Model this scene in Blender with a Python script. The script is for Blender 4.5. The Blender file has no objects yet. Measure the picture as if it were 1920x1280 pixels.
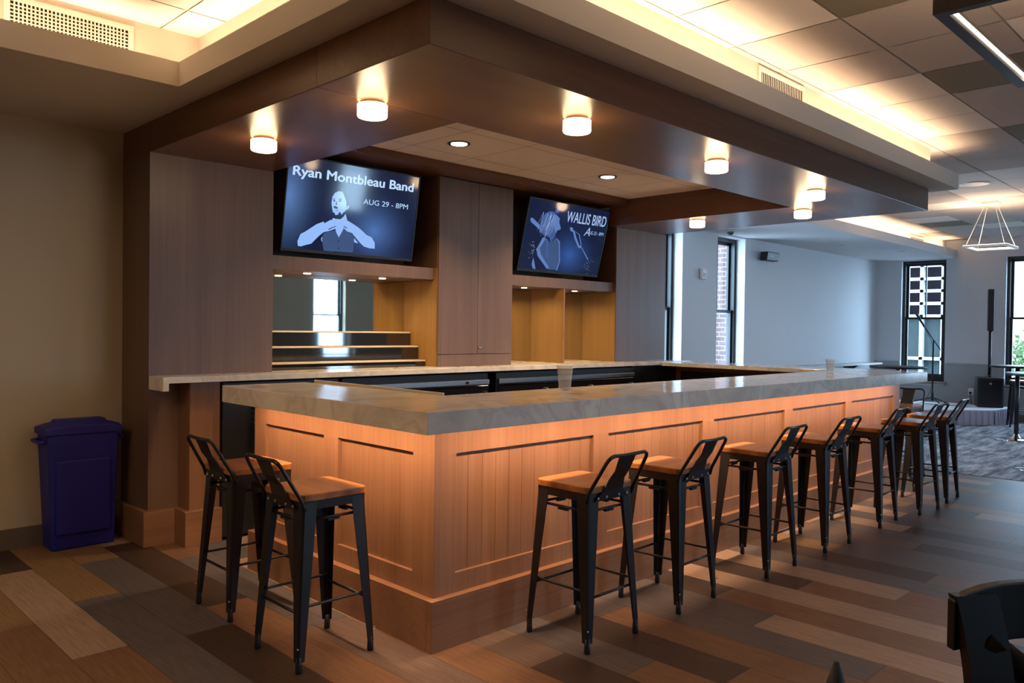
import bpy, bmesh, math, random
from mathutils import Vector, Matrix
random.seed(7)
scn = bpy.context.scene
C = scn.collection
R = math.radians

# ---------------------------------------------------------------- camera
F_PX, YAW, PITCH, ROLL = 1496.6, 0.7875, -0.0149, 0.0131
CAM = Vector((-2.2633, -2.7467, 1.42))
fw = Vector((math.cos(YAW)*math.cos(PITCH), math.sin(YAW)*math.cos(PITCH), math.sin(PITCH)))
r0 = Vector((math.sin(YAW), -math.cos(YAW), 0)); u0 = r0.cross(fw)
cr = math.cos(ROLL)*r0 + math.sin(ROLL)*u0
cu = -math.sin(ROLL)*r0 + math.cos(ROLL)*u0
cd = bpy.data.cameras.new('camera'); cam = bpy.data.objects.new('camera', cd); C.objects.link(cam)
cd.sensor_width = 36; cd.lens = F_PX*36/1920; cd.clip_start = 0.05; cd.clip_end = 200
cam.matrix_world = Matrix(((cr.x, cu.x, -fw.x, CAM.x), (cr.y, cu.y, -fw.y, CAM.y), (cr.z, cu.z, -fw.z, CAM.z), (0, 0, 0, 1)))
scn.camera = cam

# ---------------------------------------------------------------- world, exposure
SKY = 22.0
w = bpy.data.worlds.new('world'); scn.world = w; w.use_nodes = True
bg = w.node_tree.nodes['Background']; bg.inputs[0].default_value = (0.50, 0.72, 1.0, 1); bg.inputs[1].default_value = SKY
scn.view_settings.view_transform = 'Standard'; scn.view_settings.look = 'None'
scn.view_settings.gamma = 1; scn.view_settings.use_curve_mapping = False
scn.view_settings.exposure = 0.0

# key levels of the room (metres)
ZS, ZC, ZT, ZF = 2.716, 2.525, 3.07, 2.77      # soffit, canopy underside, tray ceiling, window side soffit
YW, YF, XE = 3.0, 3.01, 13.0                   # beige wall, window wall, far wall
XW, YS = -5.0, -8.0                            # walls behind the camera
WARM = (1.0, 0.56, 0.24)
WARM2 = (1.0, 0.69, 0.42)

def area(name, loc, sx, sy, power, col, rot=(0, 0, 0), spread=180, parent=None):
    l = bpy.data.lights.new(name, 'AREA'); l.shape = 'RECTANGLE'; l.size = sx; l.size_y = sy
    l.energy = power; l.color = col; l.spread = R(spread)
    o = bpy.data.objects.new(name, l); C.objects.link(o); o.location = loc; o.rotation_euler = rot
    if parent: o.parent = parent; o.location = Vector(loc) - parent.location
    return o
def point(name, loc, power, col, rad=0.04):
    l = bpy.data.lights.new(name, 'POINT'); l.energy = power; l.color = col; l.shadow_soft_size = rad
    o = bpy.data.objects.new(name, l); C.objects.link(o); o.location = loc; return o
def portal(name, loc, sx, sy, rot):
    o = area(name, loc, sx, sy, 1, (1, 1, 1), rot); o.data.cycles.is_portal = True; return o

# cove strips lying in the gap behind the ceiling lip, shining up
UP = (math.pi, 0, 0)
COVE = 5.0          # watts per metre
area('cove_strip_light', (-0.40, 0.65, 2.80), 0.06, 2.2, COVE*2.2*0.8, WARM2, UP, 130)
area('cove_strip_light', (-2.7, 1.72, 2.80), 4.3, 0.06, COVE*4.3*0.7, WARM2, UP, 130)
area('cove_strip_light', (2.55, -0.40, 2.80), 5.8, 0.06, COVE*5.8, WARM2, UP, 130)
area('cove_strip_light', (5.45, 0.6, 2.80), 0.06, 1.9, COVE*1.9*0.7, WARM2, UP, 130)
area('cove_strip_light', (9.2, 1.74, 2.85), 7.2, 0.06, COVE*7.2*1.0, WARM2, UP, 130)
# led strips under the overhanging bar top
LED = 12.5
area('bar_led_light', (2.7, -0.190, 1.034), 5.3, 0.008, LED*5.3, (1.0, 0.62, 0.36), (R(-14), 0, 0))
area('bar_led_light', (-0.190, 0.70, 1.034), 0.008, 1.7, LED*1.7, (1.0, 0.62, 0.36), (0, R(14), 0))

# ---------------------------------------------------------------- materials
def nmat(name):
    m = bpy.data.materials.new(name); m.use_nodes = True
    nt = m.node_tree; b = nt.nodes['Principled BSDF']
    return m, nt, b
def simple(name, col, rough=0.5, metal=0.0, spec=0.5, var=0.0, scale=6, bump=0.0, coat=0.0, bscale=None):
    m, nt, b = nmat(name)
    b.inputs['Base Color'].default_value = (*col, 1); b.inputs['Roughness'].default_value = rough
    b.inputs['Metallic'].default_value = metal; b.inputs['Specular IOR Level'].default_value = spec
    b.inputs['Coat Weight'].default_value = coat
    tc = nt.nodes.new('ShaderNodeTexCoord')
    n = nt.nodes.new('ShaderNodeTexNoise'); n.inputs['Scale'].default_value = scale; n.inputs['Detail'].default_value = 5
    nt.links.new(tc.outputs['Object'], n.inputs['Vector'])
    if var:
        mx = nt.nodes.new('ShaderNodeMix'); mx.data_type = 'RGBA'
        mx.inputs['A'].default_value = (*[c*(1-var) for c in col], 1); mx.inputs['B'].default_value = (*[min(1, c*(1+var)) for c in col], 1)
        nt.links.new(n.outputs['Fac'], mx.inputs['Factor']); nt.links.new(mx.outputs['Result'], b.inputs['Base Color'])
    if bump:
        n2 = nt.nodes.new('ShaderNodeTexNoise'); n2.inputs['Scale'].default_value = bscale or scale*10
        nt.links.new(tc.outputs['Object'], n2.inputs['Vector'])
        bp = nt.nodes.new('ShaderNodeBump'); bp.inputs['Strength'].default_value = bump; bp.inputs['Distance'].default_value = 0.002
        nt.links.new(n2.outputs['Fac'], bp.inputs['Height']); nt.links.new(bp.outputs['Normal'], b.inputs['Normal'])
    return m
def grain(name, c1, c2, axis='z', rough=0.4, fine=60, boards=0.0, spec=0.4, bump=0.15, coat=0.0):
    """wood: noise stretched along one axis, plus board to board tone shifts"""
    m, nt, b = nmat(name)
    tc = nt.nodes.new('ShaderNodeTexCoord'); mp = nt.nodes.new('ShaderNodeMapping')
    s = {'x': (1.2, fine, fine), 'y': (fine, 1.2, fine), 'z': (fine, fine, 1.2)}[axis]
    mp.inputs['Scale'].default_value = s; nt.links.new(tc.outputs['Object'], mp.inputs['Vector'])
    n = nt.nodes.new('ShaderNodeTexNoise'); n.inputs['Scale'].default_value = 1.0; n.inputs['Detail'].default_value = 6; n.inputs['Roughness'].default_value = 0.65
    nt.links.new(mp.outputs['Vector'], n.inputs['Vector'])
    mp2 = nt.nodes.new('ShaderNodeMapping'); k = 7
    mp2.inputs['Scale'].default_value = {'x': (.25, k, k), 'y': (k, .25, k), 'z': (k, k, .25)}[axis]
    nt.links.new(tc.outputs['Object'], mp2.inputs['Vector'])
    n2 = nt.nodes.new('ShaderNodeTexNoise'); n2.inputs['Scale'].default_value = 1.0; n2.inputs['Detail'].default_value = 2
    nt.links.new(mp2.outputs['Vector'], n2.inputs['Vector'])
    ad = nt.nodes.new('ShaderNodeMath'); ad.operation = 'MULTIPLY_ADD'; ad.inputs[1].default_value = 0.55
    nt.links.new(n.outputs['Fac'], ad.inputs[0]); 
    m2 = nt.nodes.new('ShaderNodeMath'); m2.operation = 'MULTIPLY'; m2.inputs[1].default_value = 0.5
    nt.links.new(n2.outputs['Fac'], m2.inputs[0]); nt.links.new(m2.outputs[0], ad.inputs[2])
    rp = nt.nodes.new('ShaderNodeValToRGB'); rp.color_ramp.elements[0].position = 0.34; rp.color_ramp.elements[1].position = 0.68
    rp.color_ramp.elements[0].color = (*c1, 1); rp.color_ramp.elements[1].color = (*c2, 1)
    nt.links.new(ad.outputs[0], rp.inputs['Fac']); nt.links.new(rp.outputs['Color'], b.inputs['Base Color'])
    b.inputs['Roughness'].default_value = rough; b.inputs['Specular IOR Level'].default_value = spec; b.inputs['Coat Weight'].default_value = coat
    bp = nt.nodes.new('ShaderNodeBump'); bp.inputs['Strength'].default_value = bump; bp.inputs['Distance'].default_value = 0.001
    nt.links.new(n.outputs['Fac'], bp.inputs['Height']); nt.links.new(bp.outputs['Normal'], b.inputs['Normal'])
    return m
def emit(name, col, st):
    m, nt, b = nmat(name)
    b.inputs['Base Color'].default_value = (*[min(1, c) for c in col], 1)
    b.inputs['Emission Color'].default_value = (*col, 1); b.inputs['Emission Strength'].default_value = st
    return m
def glassm(name, tint=(1, 1, 1), rough=0.0):
    m = bpy.data.materials.new(name); m.use_nodes = True; nt = m.node_tree; nt.nodes.clear()
    o = nt.nodes.new('ShaderNodeOutputMaterial'); mix = nt.nodes.new('ShaderNodeMixShader')
    t = nt.nodes.new('ShaderNodeBsdfTransparent'); g = nt.nodes.new('ShaderNodeBsdfGlossy'); f = nt.nodes.new('ShaderNodeFresnel')
    t.inputs[0].default_value = (*tint, 1); g.inputs['Roughness'].default_value = rough
    ge = nt.nodes.new('ShaderNodeNewGeometry'); ma = nt.nodes.new('ShaderNodeMath'); ma.operation = 'MULTIPLY_ADD'   # same reflectance on both faces of a pane
    ma.inputs[1].default_value = 1/1.45-1.45; ma.inputs[2].default_value = 1.45
    nt.links.new(ge.outputs['Backfacing'], ma.inputs[0]); nt.links.new(ma.outputs[0], f.inputs['IOR'])
    nt.links.new(f.outputs[0], mix.inputs[0]); nt.links.new(t.outputs[0], mix.inputs[1]); nt.links.new(g.outputs[0], mix.inputs[2]); nt.links.new(mix.outputs[0], o.inputs[0])
    return m

OAK_A, OAK_B = (0.182, 0.090, 0.047), (0.268, 0.140, 0.079)
M = {}
M['wood_v'] = grain('stained_oak_vertical', OAK_A, OAK_B, 'z', 0.38)
M['wood_x'] = grain('stained_oak_lengthwise', OAK_A, OAK_B, 'x', 0.36)
M['wood_y'] = grain('stained_oak_crosswise', OAK_A, OAK_B, 'y', 0.36)
DK_A, DK_B = (0.108, 0.047, 0.024), (0.160, 0.074, 0.040)
M['can_x'] = grain('canopy_oak_lengthwise', DK_A, DK_B, 'x', 0.30, fine=45)
M['can_y'] = grain('canopy_oak_crosswise', DK_A, DK_B, 'y', 0.30, fine=45)
M['back_v'] = grain('back_bar_oak', (0.124, 0.073, 0.053), (0.172, 0.106, 0.078), 'z', 0.40)
M['niche'] = grain('niche_oak', (0.22, 0.115, 0.030), (0.29, 0.160, 0.048), 'z', 0.45)  # same oak, yellow glow of the puck lights put into its colour
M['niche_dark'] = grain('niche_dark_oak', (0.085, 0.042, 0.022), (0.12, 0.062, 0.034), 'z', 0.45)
M['wall'] = simple('beige_wall_paint', (0.46, 0.395, 0.285), 0.75, var=0.03, scale=2, bump=0.05, bscale=300)
M['wall_cool'] = simple('pale_grey_wall_paint', (0.60, 0.60, 0.61), 0.7, var=0.02, scale=2, bump=0.05, bscale=300)  # same wall paint, with cool daylight put into its colour
M['wall_low'] = simple('dado_grey_paint', (0.33, 0.335, 0.34), 0.7, var=0.02, scale=2)
M['soffit'] = simple('soffit_paint', (0.56, 0.50, 0.42), 0.8, var=0.02, scale=2)
M['soffit_cool'] = simple('window_side_soffit_paint', (0.62, 0.60, 0.60), 0.8, var=0.02, scale=2)  # soffit paint again, the windows' cool light put into the colour
M['base'] = simple('dark_vinyl_base', (0.13, 0.10, 0.075), 0.5)
M['grid'] = simple('ceiling_grid_strip', (0.42, 0.36, 0.30), 0.6)
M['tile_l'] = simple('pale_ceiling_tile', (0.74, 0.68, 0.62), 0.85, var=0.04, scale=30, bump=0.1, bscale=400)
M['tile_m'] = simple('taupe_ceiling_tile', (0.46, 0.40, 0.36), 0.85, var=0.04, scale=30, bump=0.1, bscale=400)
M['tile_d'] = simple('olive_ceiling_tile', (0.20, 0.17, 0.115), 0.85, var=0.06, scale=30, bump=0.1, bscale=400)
M['tile_b'] = simple('recess_ceiling_tile', (0.86, 0.72, 0.58), 0.85, var=0.04, scale=30, bump=0.1, bscale=400)
M['black'] = simple('black_powder_coat', (0.013, 0.013, 0.016), 0.34, metal=0.3, spec=0.5, var=0.2, scale=20)
M['blackp'] = simple('black_plastic', (0.012, 0.012, 0.014), 0.42)
M['frame'] = simple('black_window_frame', (0.010, 0.011, 0.013), 0.4)
M['gloss'] = simple('glossy_black_laminate', (0.010, 0.009, 0.012), 0.04, spec=1.0, coat=1.0)
M['steel'] = simple('brushed_steel', (0.62, 0.63, 0.66), 0.28, metal=1.0, var=0.08, scale=40)
M['chrome'] = simple('chrome', (0.8, 0.8, 0.8), 0.12, metal=1.0)
M['edge'] = simple('pale_riser_edge', (0.62, 0.52, 0.40), 0.4)
M['mirror'] = simple('mirror_silver', (0.82, 0.84, 0.82), 0.015, metal=1.0)
M['white'] = simple('white_plastic', (0.72, 0.71, 0.70), 0.45)
M['grille'] = simple('painted_grille', (0.70, 0.62, 0.54), 0.5)
M['void'] = simple('dark_duct', (0.01, 0.009, 0.008), 0.9)
M['seatwood'] = grain('chestnut_seat_wood', (0.12, 0.036, 0.009), (0.42, 0.170, 0.045), 'x', 0.34, fine=15, coat=0.15, bump=0.3)
M['blue'] = simple('blue_bin_plastic', (0.010, 0.012, 0.235), 0.5, var=0.1, scale=5, bump=0.1, bscale=200)
M['fabric'] = simple('pleated_lilac_skirt', (0.38, 0.34, 0.42), 0.9, var=0.1, scale=60)
M['deck'] = simple('stage_deck_carpet', (0.80, 0.81, 0.84), 0.85, var=0.08, scale=80)
M['ledge'] = simple('ledge_top', (0.40, 0.38, 0.36), 0.3)
M['brick_dark'] = simple('dark_leather', (0.012, 0.010, 0.010), 0.45)
M['drum'] = emit('lit_opal_drum', (1.0, 0.72, 0.38), 9.0)
M['drumtop'] = simple('drum_base_metal', (0.5, 0.45, 0.4), 0.3, metal=0.8)
M['down'] = emit('lit_downlight_lens', (1.0, 0.84, 0.62), 6.0)
M['puck'] = emit('lit_puck_lens', (1.0, 0.80, 0.50), 4.0)
M['ledwhite'] = emit('lit_led_strip', (1.0, 0.86, 0.68), 5.0)
M['ledwarm'] = emit('lit_warm_led_strip', (1.0, 0.50, 0.22), 3.0)
M['pend'] = simple('pendant_bronze', (0.075, 0.065, 0.06), 0.4, metal=0.5)
M['pendw'] = simple('pendant_white', (0.8, 0.78, 0.74), 0.4)
M['glass'] = glassm('window_glass', (0.93, 0.96, 0.96))
M['cup'] = glassm('clear_cup', (0.97, 0.97, 0.97), 0.15)
nt_ = M['cup'].node_tree; dfn = nt_.nodes.new('ShaderNodeBsdfDiffuse'); dfn.inputs[0].default_value = (.85, .85, .85, 1); mx_n = nt_.nodes.new('ShaderNodeMixShader'); mx_n.inputs[0].default_value = 0.16
out_ = [n for n in nt_.nodes if n.type == 'OUTPUT_MATERIAL'][0]; src_ = out_.inputs[0].links[0].from_socket
nt_.links.new(src_, mx_n.inputs[1]); nt_.links.new(dfn.outputs[0], mx_n.inputs[2]); nt_.links.new(mx_n.outputs[0], out_.inputs[0])
M['conduit'] = simple('dark_chair_wood', (0.010, 0.006, 0.005), 0.45, spec=0.3)
M['sill'] = simple('timber_sill', (0.28, 0.20, 0.17), 0.5)

def counter_mat():
    m, nt, b = nmat('veined_solid_surface')
    tc = nt.nodes.new('ShaderNodeTexCoord')
    n = nt.nodes.new('ShaderNodeTexNoise'); n.inputs['Scale'].default_value = 2.2; n.inputs['Detail'].default_value = 8; n.inputs['Distortion'].default_value = 1.6
    nt.links.new(tc.outputs['Object'], n.inputs['Vector'])
    rp = nt.nodes.new('ShaderNodeValToRGB')
    e = rp.color_ramp.elements; e[0].position = 0.30; e[0].color = (0.52, 0.48, 0.43, 1); e[1].position = 0.72; e[1].color = (0.84, 0.79, 0.71, 1)
    x = e.new(0.48); x.color = (0.73, 0.68, 0.61, 1); x = e.new(0.53); x.color = (0.61, 0.57, 0.51, 1); x = e.new(0.58); x.color = (0.76, 0.71, 0.64, 1)
    nt.links.new(n.outputs['Fac'], rp.inputs['Fac']); nt.links.new(rp.outputs['Color'], b.inputs['Base Color'])
    b.inputs['Roughness'].default_value = 0.13; b.inputs['Specular IOR Level'].default_value = 0.6
    return m
M['counter'] = counter_mat()

def plank_mat(name, c, streak=0.22):
    m, nt, b = nmat(name)
    tc = nt.nodes.new('ShaderNodeTexCoord'); mp = nt.nodes.new('ShaderNodeMapping'); mp.inputs['Scale'].default_value = (85, 5, 1)
    nt.links.new(tc.outputs['Object'], mp.inputs['Vector'])
    n = nt.nodes.new('ShaderNodeTexNoise'); n.inputs['Scale'].default_value = 1; n.inputs['Detail'].default_value = 5; n.inputs['Roughness'].default_value = .7
    nt.links.new(mp.outputs['Vector'], n.inputs['Vector'])
    rp = nt.nodes.new('ShaderNodeValToRGB'); rp.color_ramp.elements[0].position = .35; rp.color_ramp.elements[1].position = .68
    rp.color_ramp.elements[0].color = (*[k*(1-streak) for k in c], 1); rp.color_ramp.elements[1].color = (*[k*(1+streak) for k in c], 1)
    nt.links.new(n.outputs['Fac'], rp.inputs['Fac']); nt.links.new(rp.outputs['Color'], b.inputs['Base Color'])
    b.inputs['Roughness'].default_value = 0.46; b.inputs['Specular IOR Level'].default_value = 0.25
    bp = nt.nodes.new('ShaderNodeBump'); bp.inputs['Strength'].default_value = .12; bp.inputs['Distance'].default_value = .001
    nt.links.new(n.outputs['Fac'], bp.inputs['Height']); nt.links.new(bp.outputs['Normal'], b.inputs['Normal'])
    return m
PLK = {'o': plank_mat('ochre_plank', (0.200, 0.125, 0.060)), 'p': plank_mat('pinkish_plank', (0.285, 0.200, 0.150)),
       'g': plank_mat('slate_plank', (0.095, 0.083, 0.084)), 'd': plank_mat('espresso_plank', (0.050, 0.033, 0.027)),
       'b': plank_mat('brown_plank', (0.165, 0.090, 0.052)), 'm': plank_mat('taupe_plank', (0.125, 0.088, 0.072))}

def carpet_mat():
    m, nt, b = nmat('streaked_grey_carpet')
    tc = nt.nodes.new('ShaderNodeTexCoord'); mp = nt.nodes.new('ShaderNodeMapping'); mp.inputs['Scale'].default_value = (1.0, 5.5, 1); mp.inputs['Rotation'].default_value = (0, 0, R(45))
    nt.links.new(tc.outputs['Object'], mp.inputs['Vector'])
    n = nt.nodes.new('ShaderNodeTexNoise'); n.inputs['Scale'].default_value = 1.6; n.inputs['Detail'].default_value = 7; n.inputs['Roughness'].default_value = .75
    nt.links.new(mp.outputs['Vector'], n.inputs['Vector'])
    rp = nt.nodes.new('ShaderNodeValToRGB'); rp.color_ramp.elements[0].position = .42; rp.color_ramp.elements[1].position = .60
    rp.color_ramp.elements[0].color = (.07, .072, .09, 1); rp.color_ramp.elements[1].color = (.42, .43, .47, 1)
    nt.links.new(n.outputs['Fac'], rp.inputs['Fac']); nt.links.new(rp.outputs['Color'], b.inputs['Base Color'])
    b.inputs['Roughness'].default_value = .9
    return m
M['carpet'] = carpet_mat()

def brick_mat(name, c1, c2, mortar, sc=1.0):
    m, nt, b = nmat(name)
    tc = nt.nodes.new('ShaderNodeTexCoord'); sp = nt.nodes.new('ShaderNodeSeparateXYZ'); mp = nt.nodes.new('ShaderNodeCombineXYZ'); sm = nt.nodes.new('ShaderNodeMath')
    nt.links.new(tc.outputs['Object'], sp.inputs[0]); nt.links.new(sp.outputs[0], sm.inputs[0]); nt.links.new(sp.outputs[1], sm.inputs[1]); nt.links.new(sm.outputs[0], mp.inputs[0]); nt.links.new(sp.outputs[2], mp.inputs[1])
    br = nt.nodes.new('ShaderNodeTexBrick'); br.inputs['Scale'].default_value = sc
    br.inputs['Brick Width'].default_value = .22; br.inputs['Row Height'].default_value = .075; br.inputs['Mortar Size'].default_value = .008
    br.inputs['Color1'].default_value = (*c1, 1); br.inputs['Color2'].default_value = (*c2, 1); br.inputs['Mortar'].default_value = (*mortar, 1)
    nt.links.new(mp.outputs['Vector'], br.inputs['Vector']); nt.links.new(br.outputs['Color'], b.inputs['Base Color'])
    b.inputs['Roughness'].default_value = .9
    return m
M['brick'] = brick_mat('red_brick', (0.085, 0.040, 0.036), (0.060, 0.028, 0.026), (0.14, 0.12, 0.115))
M['outwhite'] = simple('white_mullion', (0.30, 0.31, 0.32), 0.6)
M['outdark'] = simple('far_panes', (0.010, 0.007, 0.011), 0.7, var=0.5, spec=.1, scale=1.1)
M['outpale'] = simple('far_curtains', (0.030, 0.040, 0.040), 0.7, var=0.5, spec=.1, scale=2.5)
M['leaf'] = simple('sunlit_leaves', (0.045, 0.085, 0.014), 0.8, var=0.5, scale=3)
M['ground'] = simple('street_ground', (0.25, 0.25, 0.25), 0.9)

# ---------------------------------------------------------------- mesh helpers
def new(): return bmesh.new()
def box(bm, x0, x1, y0, y1, z0, z1, mi=0):
    vs = [bm.verts.new(p) for p in ((x0,y0,z0),(x1,y0,z0),(x1,y1,z0),(x0,y1,z0),(x0,y0,z1),(x1,y0,z1),(x1,y1,z1),(x0,y1,z1))]
    for f in ((0,3,2,1),(4,5,6,7),(0,1,5,4),(1,2,6,5),(2,3,7,6),(3,0,4,7)):
        bm.faces.new([vs[i] for i in f]).material_index = mi
    return vs
def hexa(bm, lo, hi):
    """lo, hi: 4 points each, counter clockwise"""
    a = [bm.verts.new(p) for p in lo]; b = [bm.verts.new(p) for p in hi]
    bm.faces.new(a[::-1]); bm.faces.new(b)
    for i in range(4):
        j = (i+1) % 4; bm.faces.new((a[i], a[j], b[j], b[i]))
def cyl(bm, c, r, z0, z1, n=24, r2=None):
    r2 = r if r2 is None else r2
    a = [bm.verts.new((c[0]+r*math.cos(2*math.pi*i/n), c[1]+r*math.sin(2*math.pi*i/n), z0)) for i in range(n)]
    b = [bm.verts.new((c[0]+r2*math.cos(2*math.pi*i/n), c[1]+r2*math.sin(2*math.pi*i/n), z1)) for i in range(n)]
    bm.faces.new(a[::-1]); bm.faces.new(b)
    for i in range(n):
        bm.faces.new((a[i], a[(i+1)%n], b[(i+1)%n], b[i])).smooth = True
def lathe(bm, c, prof, n=28, close=True):
    rings = []
    for r, z in prof:
        rings.append([bm.verts.new((c[0]+r*math.cos(2*math.pi*i/n), c[1]+r*math.sin(2*math.pi*i/n), c[2]+z)) for i in range(n)])
    for a, b in zip(rings, rings[1:]):
        for i in range(n):
            bm.faces.new((a[i], a[(i+1)%n], b[(i+1)%n], b[i])).smooth = True
    if close: bm.faces.new(rings[0][::-1]); bm.faces.new(rings[-1])
def tube(bm, pts, r, n=10, r2=None):
    pts = [Vector(p) for p in pts]; r2 = r if r2 is None else r2
    rings = []; N = len(pts); prev = None
    for i, p in enumerate(pts):
        t = (pts[min(i+1, N-1)] - pts[max(i-1, 0)]).normalized()
        if prev is None:
            a = t.orthogonal().normalized()
        else:
            a = (prev - t*prev.dot(t)).normalized()
        prev = a; b = t.cross(a); rr = r + (r2-r)*i/(N-1)
        rings.append([bm.verts.new(p + a*rr*math.cos(2*math.pi*k/n) + b*rr*math.sin(2*math.pi*k/n)) for k in range(n)])
    for a, b in zip(rings, rings[1:]):
        for k in range(n): bm.faces.new((a[k], a[(k+1)%n], b[(k+1)%n], b[k])).smooth = True
    bm.faces.new(rings[0][::-1]); bm.faces.new(rings[-1])
def round_path(pts, r, seg=6):
    pts = [Vector(p) for p in pts]; out = [pts[0]]
    for a, b, c in zip(pts, pts[1:], pts[2:]):
        d1 = (a-b); d2 = (c-b); k = min(r, d1.length*.49, d2.length*.49)
        s = b + d1.normalized()*k; e = b + d2.normalized()*k
        for i in range(seg+1):
            t = i/seg; out.append(s*(1-t)**2 + b*2*t*(1-t) + e*t*t)
    out.append(pts[-1]); return out
def poly(bm, pts, y, flip=False):
    vs = [bm.verts.new((p[0], y, p[1])) for p in pts]
    f = bm.faces.new(vs if not flip else vs[::-1]); return f
def obj(name, bm, mats, parent=None, bevel=0.0, seg=2):
    me = bpy.data.meshes.new(name)
    if parent is not None and not parent.get('_local'):
        bmesh.ops.translate(bm, verts=bm.verts, vec=-root_of(parent))
    bmesh.ops.recalc_face_normals(bm, faces=bm.faces)
    bm.to_mesh(me); bm.free()
    for mt in (mats if isinstance(mats, (list, tuple)) else [mats]): me.materials.append(mt)
    o = bpy.data.objects.new(name, me); C.objects.link(o)
    if parent is not None: o.parent = parent
    if bevel:
        b = o.modifiers.new('bevel', 'BEVEL'); b.width = bevel; b.segments = seg; b.limit_method = 'ANGLE'; b.angle_limit = R(40)
    return o
LOCAL = set()
def root_of(p):
    v = Vector((0, 0, 0))
    while p is not None:
        if p.name in LOCAL: return Vector((0, 0, 0))
        v += p.location; p = p.parent
    return v
def thing(name, label, cat, loc=(0, 0, 0), rotz=0, group=None, local=False):
    o = bpy.data.objects.new(name, None); C.objects.link(o); o.empty_display_size = .1
    o.location = loc; o.rotation_euler = (0, 0, rotz); o['label'] = label; o['category'] = cat
    if group: o['group'] = group
    if local: LOCAL.add(o.name)
    return o
def tag(o, label, cat, group=None):
    o['label'] = label; o['category'] = cat
    if group: o['group'] = group
    return o
def struct(name, bm, mats, bevel=0):
    o = obj(name, bm, mats, None, bevel); o['kind'] = 'structure'; return o
def dup(root, loc, rotz, label, group=None):
    def cp(o, par):
        c = o.copy(); C.objects.link(c)
        if par: c.parent = par
        for ch in list(o.children): cp(ch, c)
        return c
    r = cp(root, None); r.location = loc; r.rotation_euler = (0, 0, rotz); r['label'] = label
    if group: r['group'] = group
    return r

# ---------------------------------------------------------------- floor
bm = new()
PX0, PW, PL = -0.975, 0.2265, 1.5
keys = list(PLK.keys())
# strips of planks running along y: {strip: [(y where plank starts, colour), ...]}
OVR = {
 -3: [(YS, 'g'), (-.6, 'b'), (1.48, 'o')], -2: [(YS, 'g'), (-.02, 'b'), (1.48, 'o')], -1: [(YS, 'd'), (-.57, 'b'), (.93, 'p'), (2.45, 'd')],
 0: [(YS, 'o'), (-1.3, 'm'), (.19, 'g'), (1.69, 'o')], 1: [(YS, 'b'), (-.63, 'd'), (.87, 'g'), (2.37, 'o')],
 2: [(YS, 'm'), (-1.83, 'o'), (-.33, 'b'), (1.17, 'd'), (2.67, 'p')], 3: [(YS, 'b'), (-2.4, 'p'), (-.92, 'm'), (.58, 'g'), (2.08, 'b')],
 4: [(YS, 'g'), (-1.15, 'b'), (.35, 'p'), (1.85, 'g')], 5: [(YS, 'b'), (-1.95, 'd'), (-.45, 'm'), (1.05, 'p'), (1.75, 'p')],
 6: [(YS, 'g'), (-2.27, 'b'), (-.77, 'g')], 7: [(YS, 'p'), (-2.59, 'b'), (-1.09, 'd'), (-.55, 'd'), (.41, 'm')],
 8: [(YS, 'm'), (-1.77, 'b'), (-.27, 'g')], 9: [(YS, 'd'), (-2.98, 'b'), (-1.48, 'g')], 10: [(YS, 'd'), (-2.35, 'm'), (-.855, 'g')],
 11: [(YS, 'g'), (-2.0, 'b'), (-.50, 'd'), (1, 'm')], 12: [(YS, 'g'), (-3.1, 'd'), (-1.60, 'b'), (-.05, 'm')], 13: [(YS, 'g'), (-2.25, 'b'), (-.75, 'd')],
 14: [(YS, 'p'), (-2.7, 'b'), (-1.2, 'p')], 15: [(YS, 'd'), (-1.6, 'g'), (-.1, 'm')], 16: [(YS, 'g'), (-2.7, 'm'), (-1.2, 'd')],
 17: [(YS, 'b'), (-2.05, 'g'), (-.55, 'o')], 18: [(YS, 'm'), (-1.65, 'g'), (-.15, 'p')], 19: [(YS, 'g'), (-2.4, 'd'), (-.9, 'm')],
 20: [(YS, 'p'), (-1.6, 'g'), (-.1, 'p')], 21: [(YS, 'g'), (-2.18, 'd'), (-.68, 'p')], 22: [(YS, 'm'), (-1.3, 'g')], 23: [(YS, 'g'), (-2.0, 'm'), (-.5, 'p')],
 24: [(YS, 'd'), (-1.4, 'g')], 25: [(YS, 'g'), (-2.4, 'p'), (-.9, 'g'), (-.4, 'o')], 26: [(YS, 'm'), (-1.9, 'o'), (-.4, 'm')], 27: [(YS, 'g'), (-.45, 'p')],
 28: [(YS, 'd'), (-1.5, 'g')], 29: [(YS, 'g'), (-1.1, 'm')], 30: [(YS, 'm'), (-.7, 'o')], 31: [(YS, 'p'), (-1.2, 'g')], 32: [(YS, 'g'), (-.6, 'p')], 33: [(YS, 'm')],
}
OVR[12] = [(YS, 'g'), (-3.1, 'd'), (-1.60, 'p'), (-.05, 'm')]
OVR[10] = [(YS, 'd'), (-2.35, 'p'), (-.855, 'g')]
def strip_runs(k):
    if k in OVR: return OVR[k]
    rnd = random.Random(k*17+5); y = YS - rnd.random()*PL; out = []; last = None
    while y < YF:
        c = rnd.choice([q for q in 'oopggdbbmmm' if q != last]); last = c
        out.append((y, c)); y += PL
    return out
kmin = int(math.floor((XW-PX0)/PW)); kmax = int(math.ceil((6.8-PX0)/PW))
for k in range(kmin, kmax):
    x0 = max(XW, PX0+k*PW); x1 = min(6.8, PX0+(k+1)*PW)
    runs = strip_runs(k)
    for i, (y, c) in enumerate(runs):
        y0 = max(YS, y) if i else YS; y1 = runs[i+1][0] if i+1 < len(runs) else YF
        y1 = min(y1, YF)
        if y1 <= y0 or x1 <= x0: continue
        g = 0.0009
        vs = [bm.verts.new(p) for p in ((x0+g, y0+g, 0), (x1-g, y0+g, 0), (x1-g, y1-g, 0), (x0+g, y1-g, 0))]
        bm.faces.new(vs).material_index = keys.index(c)
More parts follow.
